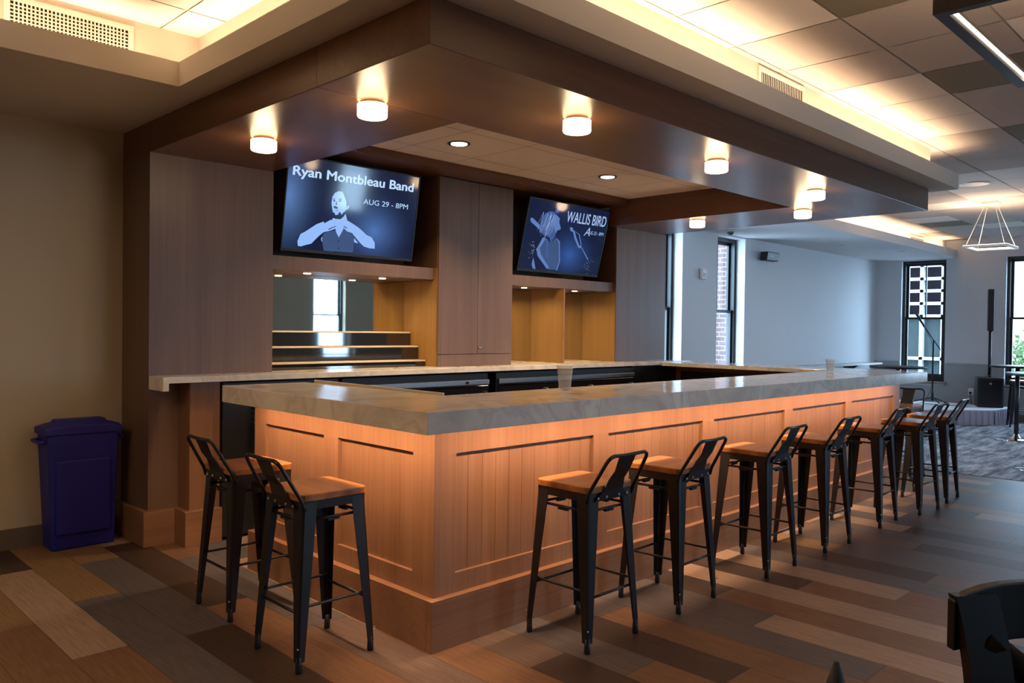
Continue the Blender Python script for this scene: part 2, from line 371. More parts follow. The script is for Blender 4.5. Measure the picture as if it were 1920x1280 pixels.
vs = [bm.verts.new(p) for p in ((XW, YS, -0.002), (6.8, YS, -0.002), (6.8, YF, -0.002), (XW, YF, -0.002))]
bm.faces.new(vs).material_index = len(keys)
box(bm, XW-.2, XE+.3, YS-.2, YF+.2, -.25, -.01, len(keys))
struct('floor', bm, [PLK[k] for k in keys] + [M['void']])
bm = new(); box(bm, 6.8, XE, YS, YF, -0.009, 0.004); o = obj('area_carpet', bm, M['carpet'])
o['kind'] = 'structure'; o.name = 'floor_carpet'

# ---------------------------------------------------------------- walls with window openings
def wall_holes(bm, axis, c0, c1, a0, a1, z0, z1, holes):
    """axis 'y': wall spans x a0..a1 at y c0..c1; axis 'x': spans y a0..a1 at x c0..c1"""
    def bx(u0, u1, w0, w1):
        if u1-u0 < 1e-6 or w1-w0 < 1e-6: return
        if axis == 'y': box(bm, u0, u1, c0, c1, w0, w1)
        else: box(bm, c0, c1, u0, u1, w0, w1)
    p = a0
    for (h0, h1, s0, s1) in sorted(holes):
        bx(p, h0, z0, z1); bx(h0, h1, z0, s0); bx(h0, h1, s1, z1); p = h1
    bx(p, a1, z0, z1)
TOP = 3.35
# beige wall left of the bar
bm = new(); box(bm, XW-.2, 5.5, YW, YW+.25, 0, TOP); struct('wall_north', bm, M['wall'])
NW = [(5.80, 6.55, .66, 2.75), (7.40, 8.15, .66, 2.75)]
bm = new(); wall_holes(bm, 'y', YF, YF+.25, 5.5, XE+.3, 0, TOP, NW); struct('wall_northeast', bm, M['wall_cool'])
EW = [(1.82, 2.56, .60, 2.75), (.16, .897, .60, 2.75), (-1.5, -.76, .60, 2.75), (-3.2, -2.46, .60, 2.75)]
bm = new(); wall_holes(bm, 'x', XE, XE+.30, YS, YF, 0, TOP, EW); struct('wall_east', bm, M['wall_cool'])
SW = [(1.9, 2.77, .66, 2.75), (4.6, 5.4, .66, 2.75), (7.75, 8.62, .66, 2.75), (10.4, 11.27, .66, 2.75)]  # unseen windows added to supply daylight; one of them shows in the mirror
bm = new(); wall_holes(bm, 'y', YS-.30, YS, XW, XE+.3, 0, TOP, SW); struct('wall_south', bm, M['wall'])
bm = new(); box(bm, XW-.2, XW, YS-.2, YW, 0, TOP); struct('wall_west', bm, M['wall'])
# darker dado on the far wall
bm = new()
for a, b in ((YS, -3.2), (-2.46, -1.5), (-.76, .16), (.897, 1.82), (2.56, YF)): box(bm, XE-.006, XE, a, b, .12, .915)
for (a, b, s, t) in EW: box(bm, XE-.006, XE, a, b, .12, s-.07)
struct('trim_1', bm, M['wall_low'])
bm = new()
for a, b in ((YS, -3.2), (-2.46, -1.5), (-.76, .16), (.897, 1.82), (2.56, YF)): box(bm, XE-.025, XE, a, b, .905, .935)
struct('trim_2', bm, M['wall_low'], .003)
bm = new(); box(bm, XW, -.31, YW-.012, YW, 0, .13); struct('baseboard_north', bm, M['base'], .002)
bm = new(); box(bm, XE-.012, XE, YS, YF, 0, .12); box(bm, 5.5, XE, YF-.012, YF, 0, .12); struct('baseboard_east', bm, M['base'])
bm = new(); box(bm, XW, XE, YS, YS+.012, 0, .12); struct('baseboard_south', bm, M['base'])

wn = [0]
def window(axis, a0, a1, z0, z1, c, out, muntin=True, sill=True):
    """c: plane of the sash; out: +1/-1 outward along the wall normal"""
    wn[0] += 1; n = wn[0]
    def B(bm, u0, u1, d0, d1, w0, w1):
        e0, e1 = sorted((c+out*d0, c+out*d1))
        if axis == 'y': box(bm, u0, u1, e0, e1, w0, w1)
        else: box(bm, e0, e1, u0, u1, w0, w1)
    bm = new(); t = .045; zm = 1.72
    B(bm, a0, a0+t, -.03, .09, z0, z1); B(bm, a1-t, a1, -.03, .09, z0, z1)
    B(bm, a0+t, a1-t, -.03, .09, z1-t, z1); B(bm, a0+t, a1-t, -.03, .09, z0, z0+.03)
    root = obj('window_%d' % n, bm, M['frame'], None, .003); root['kind'] = 'structure'
    bm = new(); s = .04
    # upper sash sits outside, lower sash inside
    for (w0, w1, d0, d1) in ((zm-.02, z1-t, .045, .08), (z0+.03, zm+.02, .0, .035)):
        B(bm, a0+t, a0+t+s, d0, d1, w0, w1); B(bm, a1-t-s, a1-t, d0, d1, w0, w1)
        B(bm, a0+t+s, a1-t-s, d0, d1, w1-s, w1); B(bm, a0+t+s, a1-t-s, d0, d1, w0, w0+(s if d0 > .01 else .10))
    if muntin: B(bm, (a0+a1)/2-.009, (a0+a1)/2+.009, .05, .075, zm+.02, z1-t-s)
    obj('sash', bm, M['frame'], root)
    bm = new(); B(bm, a0+t, a1-t, .06, .064, zm, z1-t); B(bm, a0+t, a1-t, .015, .019, z0+.03, zm); obj('pane', bm, M['glass'], root)
    if sill:
        bm = new(); B(bm, a0-.04, a1+.04, -(abs(c-(YF if axis == 'y' and out > 0 else XE if axis == 'x' else YS)))-.05, -.03, z0-.045, z0)
        obj('window_sill', bm, M['sill'], root, .004)
    return root
for a, b, s, t in NW: window('y', a, b, s, t, YF+.17, 1)
for a, b, s, t in EW: window('x', a, b, s, t, XE+.10, 1)
for a, b, s, t in SW: window('y', a, b, s, t, YS-.17, -1)
for a, b, s, t in NW: portal('window_portal', ((a+b)/2, YF+.32, (s+t)/2), b-a, t-s, (R(-90), 0, 0))
for a, b, s, t in EW: portal('window_portal', (XE+.32, (a+b)/2, (s+t)/2), t-s, b-a, (0, R(90), 0))
for a, b, s, t in SW: portal('window_portal', ((a+b)/2, YS-.32, (s+t)/2), b-a, t-s, (R(90), 0, 0))

# ---------------------------------------------------------------- ceilings
bm = new()          # tray ceiling of 0.6 m tiles in three tones, on a fine grid
GX0, GY0, GS = 1.30, -0.36, 0.605
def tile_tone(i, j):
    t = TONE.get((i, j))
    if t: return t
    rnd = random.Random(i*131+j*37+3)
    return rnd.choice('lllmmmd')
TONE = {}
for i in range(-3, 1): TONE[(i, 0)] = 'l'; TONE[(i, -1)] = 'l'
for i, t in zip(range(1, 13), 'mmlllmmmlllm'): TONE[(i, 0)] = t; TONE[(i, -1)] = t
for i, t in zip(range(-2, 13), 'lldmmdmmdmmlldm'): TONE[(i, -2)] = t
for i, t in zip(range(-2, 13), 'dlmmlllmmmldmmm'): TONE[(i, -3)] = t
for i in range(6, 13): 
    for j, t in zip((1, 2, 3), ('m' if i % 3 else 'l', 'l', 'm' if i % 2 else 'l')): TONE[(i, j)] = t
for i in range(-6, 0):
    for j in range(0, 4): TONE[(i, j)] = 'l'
ti = {'l': 0, 'm': 1, 'd': 2}
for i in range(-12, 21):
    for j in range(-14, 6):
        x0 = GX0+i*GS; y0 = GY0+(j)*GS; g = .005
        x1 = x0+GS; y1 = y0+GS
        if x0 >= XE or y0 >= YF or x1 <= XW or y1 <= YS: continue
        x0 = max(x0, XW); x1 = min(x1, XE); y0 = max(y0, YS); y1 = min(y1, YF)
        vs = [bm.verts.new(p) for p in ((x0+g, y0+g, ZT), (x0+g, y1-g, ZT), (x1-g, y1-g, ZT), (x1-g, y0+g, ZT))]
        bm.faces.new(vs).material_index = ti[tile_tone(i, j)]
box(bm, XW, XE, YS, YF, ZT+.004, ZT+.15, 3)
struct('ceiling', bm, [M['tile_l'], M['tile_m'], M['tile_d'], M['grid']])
LT = 2.848
def ringbox(bm, spec):
    for s in spec: box(bm, *s)
# soffit band round the canopy, with the raised lip that hides the cove strip
bm = new()
box(bm, -.485, -.303, -.497, 1.63, ZS, ZS+.03); box(bm, -.303, 5.54, -.497, -.303, ZS, ZS+.03)
box(bm, 5.371, 5.54, -.303, YW, ZS, ZS+.03); box(bm, XW, -.303, 1.63, YW, ZS, ZS+.03)
box(bm, -.485, -.465, -.497, 1.63, ZS+.03, LT); box(bm, -.465, 5.54, -.497, -.477, ZS+.03, LT)
box(bm, 5.52, 5.54, -.477, 1.63, ZS+.03, LT); box(bm, XW, -.465, 1.63, 1.65, ZS+.03, LT)
struct('trim_3', bm, M['soffit'])
bm = new()          # upstand between cove and tray ceiling
box(bm, -.303, -.25, -.316, 1.81, ZS+.03, ZT); box(bm, -.25, 5.36, -.316, -.26, ZS+.03, ZT)
box(bm, 5.30, 5.36, -.26, 1.82, ZS+.03, ZT); box(bm, XW, -.25, 1.81, 1.86, ZS+.03, ZT)
struct('trim_4', bm, M['soffit'])
bm = new()          # window side soffit with its own lip and upstand
box(bm, 5.54, XE, 1.65, YF, ZF, ZF+.03); box(bm, 5.54, XE, 1.65, 1.67, ZF+.03, 2.90)
box(bm, 5.36, XE, 1.83, 1.88, ZF+.03, ZT)
struct('trim_5', bm, M['soffit_cool'])

# tile panel in the canopy opening
bm = new()
tx = [0.80-.605*2+.605*i for i in range(12)]; ty = [0.80-.605, .80, 1.41, 2.015, 2.62]
xs = [-.1] + [x for x in tx if .0 < x < 4.6] + [4.9]; ys = [.1, .80, 1.41, 2.015, 2.5]
for a, b in zip(xs, xs[1:]):
    for c, d in zip(ys, ys[1:]):
        g = .004; vs = [bm.verts.new(p) for p in ((a+g, c+g, 2.782), (a+g, d-g, 2.782), (b-g, d-g, 2.782), (b-g, c+g, 2.782))]
        bm.faces.new(vs).material_index = 0
box(bm, -.1, 4.9, .1, 2.5, 2.785, 2.80, 1)
struct('ceiling_canopy_recess', bm, [M['tile_b'], M['grid']])

# ---------------------------------------------------------------- canopy
can = thing('bar_canopy', 'large brown timber canopy hanging over the whole bar', 'canopy', (2.5, 1.1, ZC))
bm = new(); box(bm, -.303, 5.371, -.303, .52, ZC, ZS); box(bm, -.24, 5.30, -.24, .52, ZS, 2.79); obj('front_beam', bm, M['can_x'], can, .003)
bm = new(); box(bm, -.303, .55, .52, 2.52, ZC, ZS); box(bm, .30, .55, .52, 2.52, ZS, 2.79); box(bm, -.303, 0, 2.52, 2.995, ZC, ZS); obj('side_beam', bm, M['can_y'], can, .003)
bm = new(); box(bm, 4.41, 5.371, .52, 2.52, ZC, ZS); box(bm, 4.41, 4.7, .52, 2.52, ZS, 2.79); obj('side_beam', bm, M['can_y'], can, .003)
bm = new(); box(bm, .55, 4.41, 2.27, 2.995, 2.72, 2.79); obj('rear_beam', bm, M['can_x'], can, .002)

def drum(loc, label):
    t = thing('drum_light', label, 'ceiling light', loc, group=None)
    bm = new(); lathe(bm, (loc[0], loc[1], loc[2]-.012), [(.060, 0), (.060, .012)]); obj('mount', bm, M['drumtop'], t)
    bm = new(); lathe(bm, (loc[0], loc[1], loc[2]-.075), [(.060, 0), (.070, .003), (.074, .010), (.074, .063)]); obj('diffuser', bm, M['drum'], t)
    l = point('drum_lamp', (loc[0], loc[1], loc[2]-.13), 2.6, WARM2, .06); 
    return t
DL = [((.02, 1.64, ZC), 'lit white drum light nearest the left wood column, under the canopy'),
      ((.02, .54, ZC), 'largest lit drum light, left arm of the canopy near its outer corner'),
      ((.92, -.01, ZC), 'lit drum light on the front canopy beam, left of the tiled recess lamp'),
      ((2.30, -.01, ZC), 'lit drum light on the front canopy beam beside the recess edge'),
      ((3.74, -.01, ZC), 'lit drum light on the front canopy beam, last before its far end'),
      ((4.62, .50, ZC), 'lit drum light just below the front row, at the canopy far corner'),
      ((4.58, 1.56, ZC), 'lit drum light nearest the black window, on the far canopy arm')]
for p, l in DL: drum(p, l)
for (x, y), l in (((1.60, 1.71), 'round recessed downlight in the tile recess, nearer the left television'), ((3.31, 1.68), 'round recessed downlight in the tile recess, above the right television')):
    t = thing('recessed_downlight', l, 'ceiling light', (x, y, 2.782))
    bm = new(); lathe(bm, (x, y, 2.774), [(.062, .006), (.080, 0), (.083, .004), (.083, .0078)]); obj('trim_ring', bm, M['black'], t)
    bm = new(); lathe(bm, (x, y, 2.773), [(.060, 0), (.060, .004)]); obj('lens', bm, M['down'], t)
    area('downlight_lamp', (x, y, 2.765), .1, .1, 30, WARM2, (0, 0, 0), 120)

# ---------------------------------------------------------------- bar front
bar = thing('panelled_bar', 'tan panelled wooden bar front on two sides, lit from under its top', 'bar', (2.78, .8, 0))
ZB = .990
bm = new()
def hollow(bm, z0, z1, o=0.0):
    box(bm, -o, 5.558+o, -o, .10, z0, z1); box(bm, -o, .10, .10, 1.64, z0, z1); box(bm, 5.458, 5.558+o, .10, 2.42, z0, z1)
hollow(bm, .0, 1.044)
obj('carcass', bm, M['wood_v'], bar)
# applied frame (rails and stiles) stands 18 mm proud of the boarded panels
FR = .022
px = [(.105, 1.08), (1.207, 2.168), (2.302, 3.28), (3.415, 4.364), (4.482, 5.44)]
pz0, pz1 = .315, .858
bm = new()
box(bm, -FR, 5.558+FR, -FR, 0, pz1, 1.044); box(bm, -FR, 5.558+FR, -FR, 0, .20, pz0)
e = [-FR] + [v for p in px for v in p] + [5.558+FR]
for a, b in zip(e[::2], e[1::2]): box(bm, a, b, -FR, 0, pz0, pz1)
obj('face_frame', bm, M['wood_v'], bar, .0008)
bm = new(); py = [(.131, .75), (.886, 1.507)]
box(bm, -FR, 0, 0, 1.64, pz1, 1.044); box(bm, -FR, 0, 0, 1.64, .20, pz0)
for a, b in ((0, .131), (.75, .886), (1.507, 1.64)): box(bm, -FR, 0, a, b, pz0, pz1)
obj('face_frame', bm, M['wood_v'], bar, .0008)
for a, b in px:       # beaded boards
    bm = new(); n = 11; wdt = (b-a)/n
    for i in range(n): box(bm, a+i*wdt+.0008, a+(i+1)*wdt-.0008, -.003, -.0002, pz0, pz1)
    obj('board_panel', bm, M['wood_v'], bar, .0008)
for a, b in py:
    bm = new(); n = 5; wdt = (b-a)/n
    for i in range(n): box(bm, -.003, -.0002, a+i*wdt+.0003, a+(i+1)*wdt-.0003, pz0, pz1)
    obj('board_panel', bm, M['wood_v'], bar, .0004)
bm = new(); box(bm, -.061, 5.60, -.061, -FR, 0, .2265); box(bm, -.061, -FR, -FR, 1.64, 0, .2265); obj('base_board', bm, M['wood_x'], bar, .002)
bm = new(); box(bm, 5.558, 5.60, -FR, 2.4, 0, .2265); box(bm, 5.558, 5.576, 0, 2.4, .2265, 1.044); obj('end_panel', bm, M['wood_v'], bar, .002)
bm = new(); box(bm, .0, 5.55, -.198, -.184, 1.038, 1.0445); box(bm, -.198, -.184, -.18, 1.57, 1.038, 1.0445); obj('led_strip', bm, M['ledwarm'], bar)

bm = new()
O = .242; XR = 5.643; ZCN = 1.083
def prism(bm, outline, z0, z1):
    a = [bm.verts.new((x, y, z0)) for x, y in outline]; b = [bm.verts.new((x, y, z1)) for x, y in outline]
    n = len(a); bm.faces.new(a[::-1]); bm.faces.new(b)
    for i in range(n): bm.faces.new((a[i], a[(i+1)%n], b[(i+1)%n], b[i]))
prism(bm, [(-O, -O), (XR, -O), (XR, 2.283), (5.06, 2.283), (5.06, .40), (.335, .345), (.285, 1.60), (-O, 1.60)], ZB, ZCN)
bmesh.ops.recalc_face_normals(bm, faces=bm.faces)
me_ = bpy.data.meshes.new('t'); bm.to_mesh(me_); bm.free(); a_ = bpy.data.objects.new('t', me_); C.objects.link(a_)
bm = new(); prism(bm, [(-.200, -.200), (XR-.03, -.200), (XR-.03, 2.5), (4.9, 2.5), (4.9, .60), (.50, .60), (.50, 1.8), (-.200, 1.8)], ZB-.1, 1.0455)
bmesh.ops.recalc_face_normals(bm, faces=bm.faces)
mc_ = bpy.data.meshes.new('t2'); bm.to_mesh(mc_); bm.free(); c_ = bpy.data.objects.new('t2', mc_); C.objects.link(c_)
md_ = a_.modifiers.new('b', 'BOOLEAN'); md_.operation = 'DIFFERENCE'; md_.object = c_; md_.solver = 'EXACT'
res_ = bpy.data.meshes.new_from_object(a_.evaluated_get(bpy.context.evaluated_depsgraph_get()))
bpy.data.objects.remove(a_); bpy.data.objects.remove(c_)
bm = new(); bm.from_mesh(res_)
tag(obj('bar_countertop', bm, M['counter'], None, .003), 'thick veined grey-beige bar top wrapping the front, left and far sides', 'countertop')
bm = new(); box(bm, .337, .352, .36, 1.585, ZCN-.05, ZCN+.012)
tag(obj('counter_edge_strip', bm, M['edge'], None, .002), 'thin pale raised strip along the inner edge of the left bar top', 'edge strip')
# inside lining of the bar: dark shelves and back
bm = new(); box(bm, .10, 5.458, .10, .13, .05, .98); box(bm, .10, .13, .13, 1.6, .05, .98); box(bm, 5.43, 5.458, .13, 2.28, .05, .98)
obj('inner_lining', bm, M['blackp'], bar)

# ---------------------------------------------------------------- back counter, columns, cabinets
bm = new()
prism(bm, [(-.303, 2.285), (5.643, 2.285), (5.643, 2.518), (4.539, 2.518), (4.539, 2.98), (.10, 2.98), (.10, 2.518), (-.303, 2.518)], 1.055, 1.0935)
box(bm, -.303, -.267, 2.285, 2.519, 1.006, 1.0555)
tag(obj('back_countertop', bm, M['counter'], None, .002), 'pale back counter running along the wood wall below the televisions', 'countertop')

col = thing('wood_column', 'wide brown wood column left of the left television', 'column', (.12, 2.76, 0))
bm = new(); box(bm, -.303, .553, 2.52, 2.995, 1.094, ZC); box(bm, -.303, .095, 2.521, 2.995, 0, 1.005); box(bm, -.303, .095, 2.521, 2.995, 1.005, 1.094); obj('column_body', bm, M['back_v'], col)
bm = new(); box(bm, -.110, .092, 2.345, 2.519, 0, 1.052); obj('pilaster', bm, M['wood_v'], col, .002)
bm = new(); box(bm, -.345, .094, 2.478, 2.995, 0, .225); box(bm, -.150, .094, 2.305, 2.477, 0, .225); obj('base_board', bm, M['wood_x'], col, .002)

cab = thing('tall_cabinet', 'tall two-door wooden cabinet between the two televisions', 'cabinet', (2.52, 2.76, 1.094))
bm = new(); box(bm, 2.080, 2.960, 2.525, 2.995, 1.0945, 2.718); obj('cabinet_body', bm, M['niche'], cab, .002)
bm = new(); box(bm, 2.080, 2.960, 2.508, 2.525, 1.0945, 1.198); obj('plinth', bm, M['back_v'], cab, .0015)
for a, b, k in ((2.080, 2.527, 0), (2.531, 2.960, 1)):
    bm = new(); box(bm, a, b, 2.504, 2.524, 1.202, 2.712); d = obj('door', bm, M['back_v'], cab, .002)
bm = new(); lathe(bm, (2.545, 2.0, 1.262), [(.012, 0), (.012, .012)])
bm.free(); bm = new()
rot = Matrix.Rotation(R(90), 4, 'X')
cyl(bm, (0, 0), .012, 0, .018); cyl(bm, (0, 0), .007, .018, .03); bmesh.ops.transform(bm, matrix=Matrix.Translation((2.548, 2.504, 1.262)) @ rot, verts=bm.verts)
obj('lock', bm, M['chrome'], d)
rc = thing('wood_column', 'brown wood column between the right television and the black window', 'column', (5.0, 2.76, 1.094))
bm = new(); box(bm, 4.541, 5.458, 2.52, 2.995, 1.0945, ZC); obj('column_body', bm, M['back_v'], rc, .002)
bm = new(); box(bm, 4.62, 5.458, 2.36, 2.995, 0, 1.054); obj('lower_casing', bm, M['blackp'], rc, .002)

# niches: side linings, backs, mirrors
for (a, b, lab, cat) in ((.553, 2.080, 'left', 0), (2.960, 4.541, 'right', 1)):
    t = thing('niche_lining', 'dark wood lining around the %s television niche' % lab, 'wall panel', ((a+b)/2, 2.98, 1.1))
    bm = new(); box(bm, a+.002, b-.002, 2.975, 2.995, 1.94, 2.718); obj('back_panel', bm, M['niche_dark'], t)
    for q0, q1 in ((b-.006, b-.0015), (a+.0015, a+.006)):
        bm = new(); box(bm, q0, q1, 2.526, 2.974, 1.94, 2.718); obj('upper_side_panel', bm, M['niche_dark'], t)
    for q0, q1 in ((b-.006, b-.0015), (a+.0015, a+.006)):
        bm = new(); box(bm, q0, q1, 2.526, 2.983, 1.0945, 1.83); obj('lower_side_panel', bm, M['niche'], t)
    m = new(); box(m, a+.006, b-.006, 2.984, 2.990, 1.0945, 1.835)
    tag(obj('mirror_panel', m, M['mirror']), ('mirror under the left television, reflecting a window' if not cat else 'mirror panel behind the empty bay under the right television'), 'mirror')
    s = thing('niche_shelf', 'thick wood shelf directly under the %s television' % lab, 'shelf', ((a+b)/2, 2.77, 1.835))
    m = new(); box(m, a+.007, b-.007, 2.565, 2.974, 1.836, 1.936); obj('shelf_board', m, M['back_v'], s, .002)
    for x in ((a+.42, b-.40)):
        m = new(); lathe(m, (x, 2.76, 1.829), [(.028, 0), (.030, .0068)]); obj('puck_light', m, M['puck'], s)
        area('puck_lamp', (x, 2.76, 1.826), .05, .05, 3.0, (1, .70, .34), (0, 0, 0), 150)
bm = new(); box(bm, 3.712, 3.730, 2.53, 2.983, 1.0945, 1.834)
tag(obj('bay_divider', bm, M['niche'], None, .0015), 'upright wood divider splitting the bay under the right television', 'divider')

# bottle riser: three black steps with pale edges
rs = thing('bottle_riser', 'three-step glossy black bottle riser below the left mirror', 'display steps', (1.3, 2.8, 1.094))
for k, (x1, y0, z0, z1) in enumerate(((2.066, 2.876, 1.0945, 1.388), (2.066, 2.762, 1.0945, 1.268), (2.066, 2.664, 1.0945, 1.150))):
    y1 = (2.982, 2.874, 2.760)[k]
    m = new(); box(m, .565, x1, y0, y1, z0, z1-.012); st = obj('step', m, M['gloss'], rs)
    m = new(); box(m, .565, x1, y0-.004, y1, z1-.012, z1); obj('step_edge', m, M['edge'], st, .001)

# coolers under the back counter
def cooler(x0, x1, label, doors, key=False):
    t = thing('back_bar_cooler', label, 'refrigerator', ((x0+x1)/2, 2.6, 0))
    m = new(); box(m, x0, x1, 2.33, 2.97, .02, 1.04); obj('cooler_body', m, M['blackp'], t, .003)
    m = new(); box(m, x0+.01, x1-.01, 2.296, 2.330, .945, .985); rl = obj('steel_rail', m, M['steel'], t, .003)
    if key:
        m = new(); cyl(m, (0, 0), .012, 0, .012, 14); bmesh.ops.transform(m, matrix=Matrix.Translation((x1-.27, 2.296, .965)) @ rot, verts=m.verts); obj('key_lock', m, M['blackp'], rl)
    n = doors; wd = (x1-x0-.02)/n
    for i in range(n):
        m = new(); box(m, x0+.012+i*wd, x0+.008+(i+1)*wd, 2.305, 2.33, .08, .935); dd = obj('cooler_door', m, M['gloss'], t, .004)
        m = new(); xx = x0+(i+1)*wd-.04; tube(m, round_path([(xx, 2.305, .88), (xx, 2.275, .88), (xx, 2.275, .74), (xx, 2.305, .74)], .02), .006, 8); obj('handle', m, M['steel'], dd)
cooler(1.02, 2.50, 'black cooler with steel rail below the left end of the back counter', 2, True)
cooler(2.60, 4.60, 'long black cooler with steel rail below the tall cabinet and right niche', 3)
lou = thing('undercounter_appliance', 'black louvred appliance standing in the gap beside the left bar end', 'refrigerator', (.65, 2.6, 0))
m = new(); box(m, .10, .98, 2.32, 2.97, .02, 1.045); obj('appliance_body', m, M['blackp'], lou, .004)
m = new()
for k in range(14): box(m, .30, .95, 2.305, 2.3195, .40+k*.038, .422+k*.038)
obj('louvre', m, M['gloss'], lou, .002)

# ---------------------------------------------------------------- televisions
def flat(name, pts, y, mt, parent, kids=None):
    m = new(); poly(m, pts, y)
    r = bmesh.ops.extrude_face_region(m, geom=list(m.faces)); vv = [v for v in r['geom'] if isinstance(v, bmesh.types.BMVert)]
    bmesh.ops.translate(m, verts=vv, vec=(0, .0004, 0))
    return obj(name, m, mt, parent)
def text(name, s, p0, p1, cap, y, mt, parent, bold=0.0, shear=0.0, fat=0.0):
    cu = bpy.data.curves.new(name, 'FONT'); cu.body = s; cu.size = 1; cu.offset = bold; cu.shear = shear; cu.extrude = 0.002
    to = bpy.data.objects.new(name, cu); C.objects.link(to)
    dg = bpy.context.evaluated_depsgraph_get(); me = bpy.data.meshes.new_from_object(to.evaluated_get(dg))
    bpy.data.objects.remove(to)
    xs = [v.co.x for v in me.vertices]
    x0, x1 = min(xs), max(xs); caph = 0.69 + bold*2
    L = math.hypot(p1[0]-p0[0], p1[1]-p0[1]); a = math.atan2(p1[1]-p0[1], p1[0]-p0[0]); sx = L/(x1-x0); sy = cap/caph
    for v in me.vertices:
        u = (v.co.x-x0)*sx; w_ = v.co.y*sy; zz = v.co.z
        v.co = Vector((p0[0]+u*math.cos(a)-w_*math.sin(a)*0, y-abs(zz)*.1, p0[1]+u*math.sin(a)+w_))
    if fat:
        b2 = bmesh.new()
        for dx, dz, dy in ((-fat, 0, 0), (fat, 0, -.0001), (0, fat*.6, -.0002), (0, -fat*.6, -.0003)):
            k0 = len(b2.verts); b2.from_mesh(me); b2.verts.ensure_lookup_table()
            bmesh.ops.translate(b2, verts=b2.verts[k0:], vec=(dx, dy, dz))
        b2.to_mesh(me); b2.free()
    # one object per word: split where the gap between letters is a space
    iv = sorted((min(me.vertices[i].co.x for i in p.vertices), max(me.vertices[i].co.x for i in p.vertices)) for p in me.polygons)
    cuts = []; hi = iv[0][1]
    for a_, b_ in iv:
        if a_-hi > .15*sx: cuts.append((a_+hi)/2)
        hi = max(hi, b_)
    edges = [-1e9]+cuts+[1e9]
    for lo_, hi_ in zip(edges, edges[1:]):
        b2 = bmesh.new(); b2.from_mesh(me)
        bmesh.ops.delete(b2, geom=[v for v in b2.verts if not lo_ < v.co.x < hi_], context='VERTS')
        mm = bpy.data.meshes.new(name); b2.to_mesh(mm); b2.free(); mm.materials.clear(); mm.materials.append(mt)
        for p in mm.polygons: p.material_index = 0
        o = bpy.data.objects.new(name, mm); C.objects.link(o); o.parent = parent
def scr(name, col, st=1.0, rough=.08):
    m, nt, b = nmat(name)
    b.inputs['Base Color'].default_value = (.006, .006, .008, 1); b.inputs['Roughness'].default_value = rough
    b.inputs['Emission Color'].default_value = (*col, 1); b.inputs['Emission Strength'].default_value = st
    return m
def screen_bg(name, pts):
    """dark blue backdrop of the shown picture: soft pools of light at (x, z, radius, colour)"""
    m, nt, b = nmat(name)
    b.inputs['Base Color'].default_value = (.005, .005, .007, 1); b.inputs['Roughness'].default_value = .07
    tc = nt.nodes.new('ShaderNodeTexCoord'); acc = None
    for (x, z, sx, sz, c) in pts:
        mp = nt.nodes.new('ShaderNodeMapping'); mp.vector_type = 'POINT'
        mp.inputs['Location'].default_value = (-x/sx, 0, -z/sz); mp.inputs['Scale'].default_value = (1/sx, 0, 1/sz)
        nt.links.new(tc.outputs['Object'], mp.inputs['Vector'])
        g = nt.nodes.new('ShaderNodeTexGradient'); g.gradient_type = 'QUADRATIC_SPHERE'; nt.links.new(mp.outputs['Vector'], g.inputs['Vector'])
        mx = nt.nodes.new('ShaderNodeMix'); mx.data_type = 'RGBA'; mx.blend_type = 'ADD'; mx.inputs['Factor'].default_value = 1
        cc = nt.nodes.new('ShaderNodeMix'); cc.data_type = 'RGBA'; cc.inputs['A'].default_value = (0, 0, 0, 1); cc.inputs['B'].default_value = (*c, 1)
        nt.links.new(g.outputs['Fac'], cc.inputs['Factor'])
        if acc is None: mx.inputs['A'].default_value = (.006, .011, .040, 1)
        else: nt.links.new(acc, mx.inputs['A'])
        nt.links.new(cc.outputs['Result'], mx.inputs['B']); acc = mx.outputs['Result']
    nt.links.new(acc, b.inputs['Emission Color']); b.inputs['Emission Strength'].default_value = 1.0
    return m
S = {'lt': scr('screen_pale_blue', (.30, .50, .95)), 'wh': scr('screen_white', (.50, .70, 1.0)), 'mid': scr('screen_slate_blue', (.045, .085, .20)),
     'dk': scr('screen_navy', (.008, .014, .045)), 'lt2': scr('screen_dim_blue', (.11, .20, .48)), 'mid2': scr('screen_dusk_blue', (.05, .10, .29)), 'wh2': scr('screen_soft_white', (.36, .50, .82))}
S['bg1'] = screen_bg('screen_backdrop_one', [(-.57, .05, .30, .55, (.10, .20, .44)), (.20, -.14, .40, .36, (.07, .16, .42)), (-.15, -.05, .30, .3, (.005, .01, .03))])  # left and right pools paint window reflections on the glass
S['bg2'] = screen_bg('screen_backdrop_two', [(.10, -.15, .45, .32, (.03, .09, .30)), (-.1, .2, .6, .3, (.004, .008, .03))])
def tv(c, tilt, label, shot):
    t = thing('television', label, 'television', c, local=True); t.rotation_euler = (tilt, 0, 0)
    W, H = .603, .352
    m = new(); box(m, -W, W, .004, .035, -H, H); box(m, -.3, .3, .035, .07, -.2, .2); obj('television_back', m, M['blackp'], t, .004)
    m = new(); b = .010
    box(m, -W, W, -.004, .004, H-b, H); box(m, -W, W, -.004, .004, -H, -H+b*2.2); box(m, -W, -W+b, -.004, .004, -H+b*2.2, H-b); box(m, W-b, W, -.004, .004, -H+b*2.2, H-b)
    obj('bezel', m, M['blackp'], t, .001)
    m = new(); poly(m, [(-W+b, -H+b*2.2), (W-b, -H+b*2.2), (W-b, H-b), (-W+b, H-b)], 0.0); sc = obj('screen', m, S[shot], t)
    LOCAL.add(sc.name)
    m = new(); tube(m, [(0, .07, 0), (0, .30, .03)], .03, 12); obj('wall_mount', m, M['blackp'], t)
    return sc
s1 = tv((1.257, 2.545, 2.325), -math.atan2(.11, .695)*-1, 'left television with band name, date and a man in a waistcoat', 'bg1')
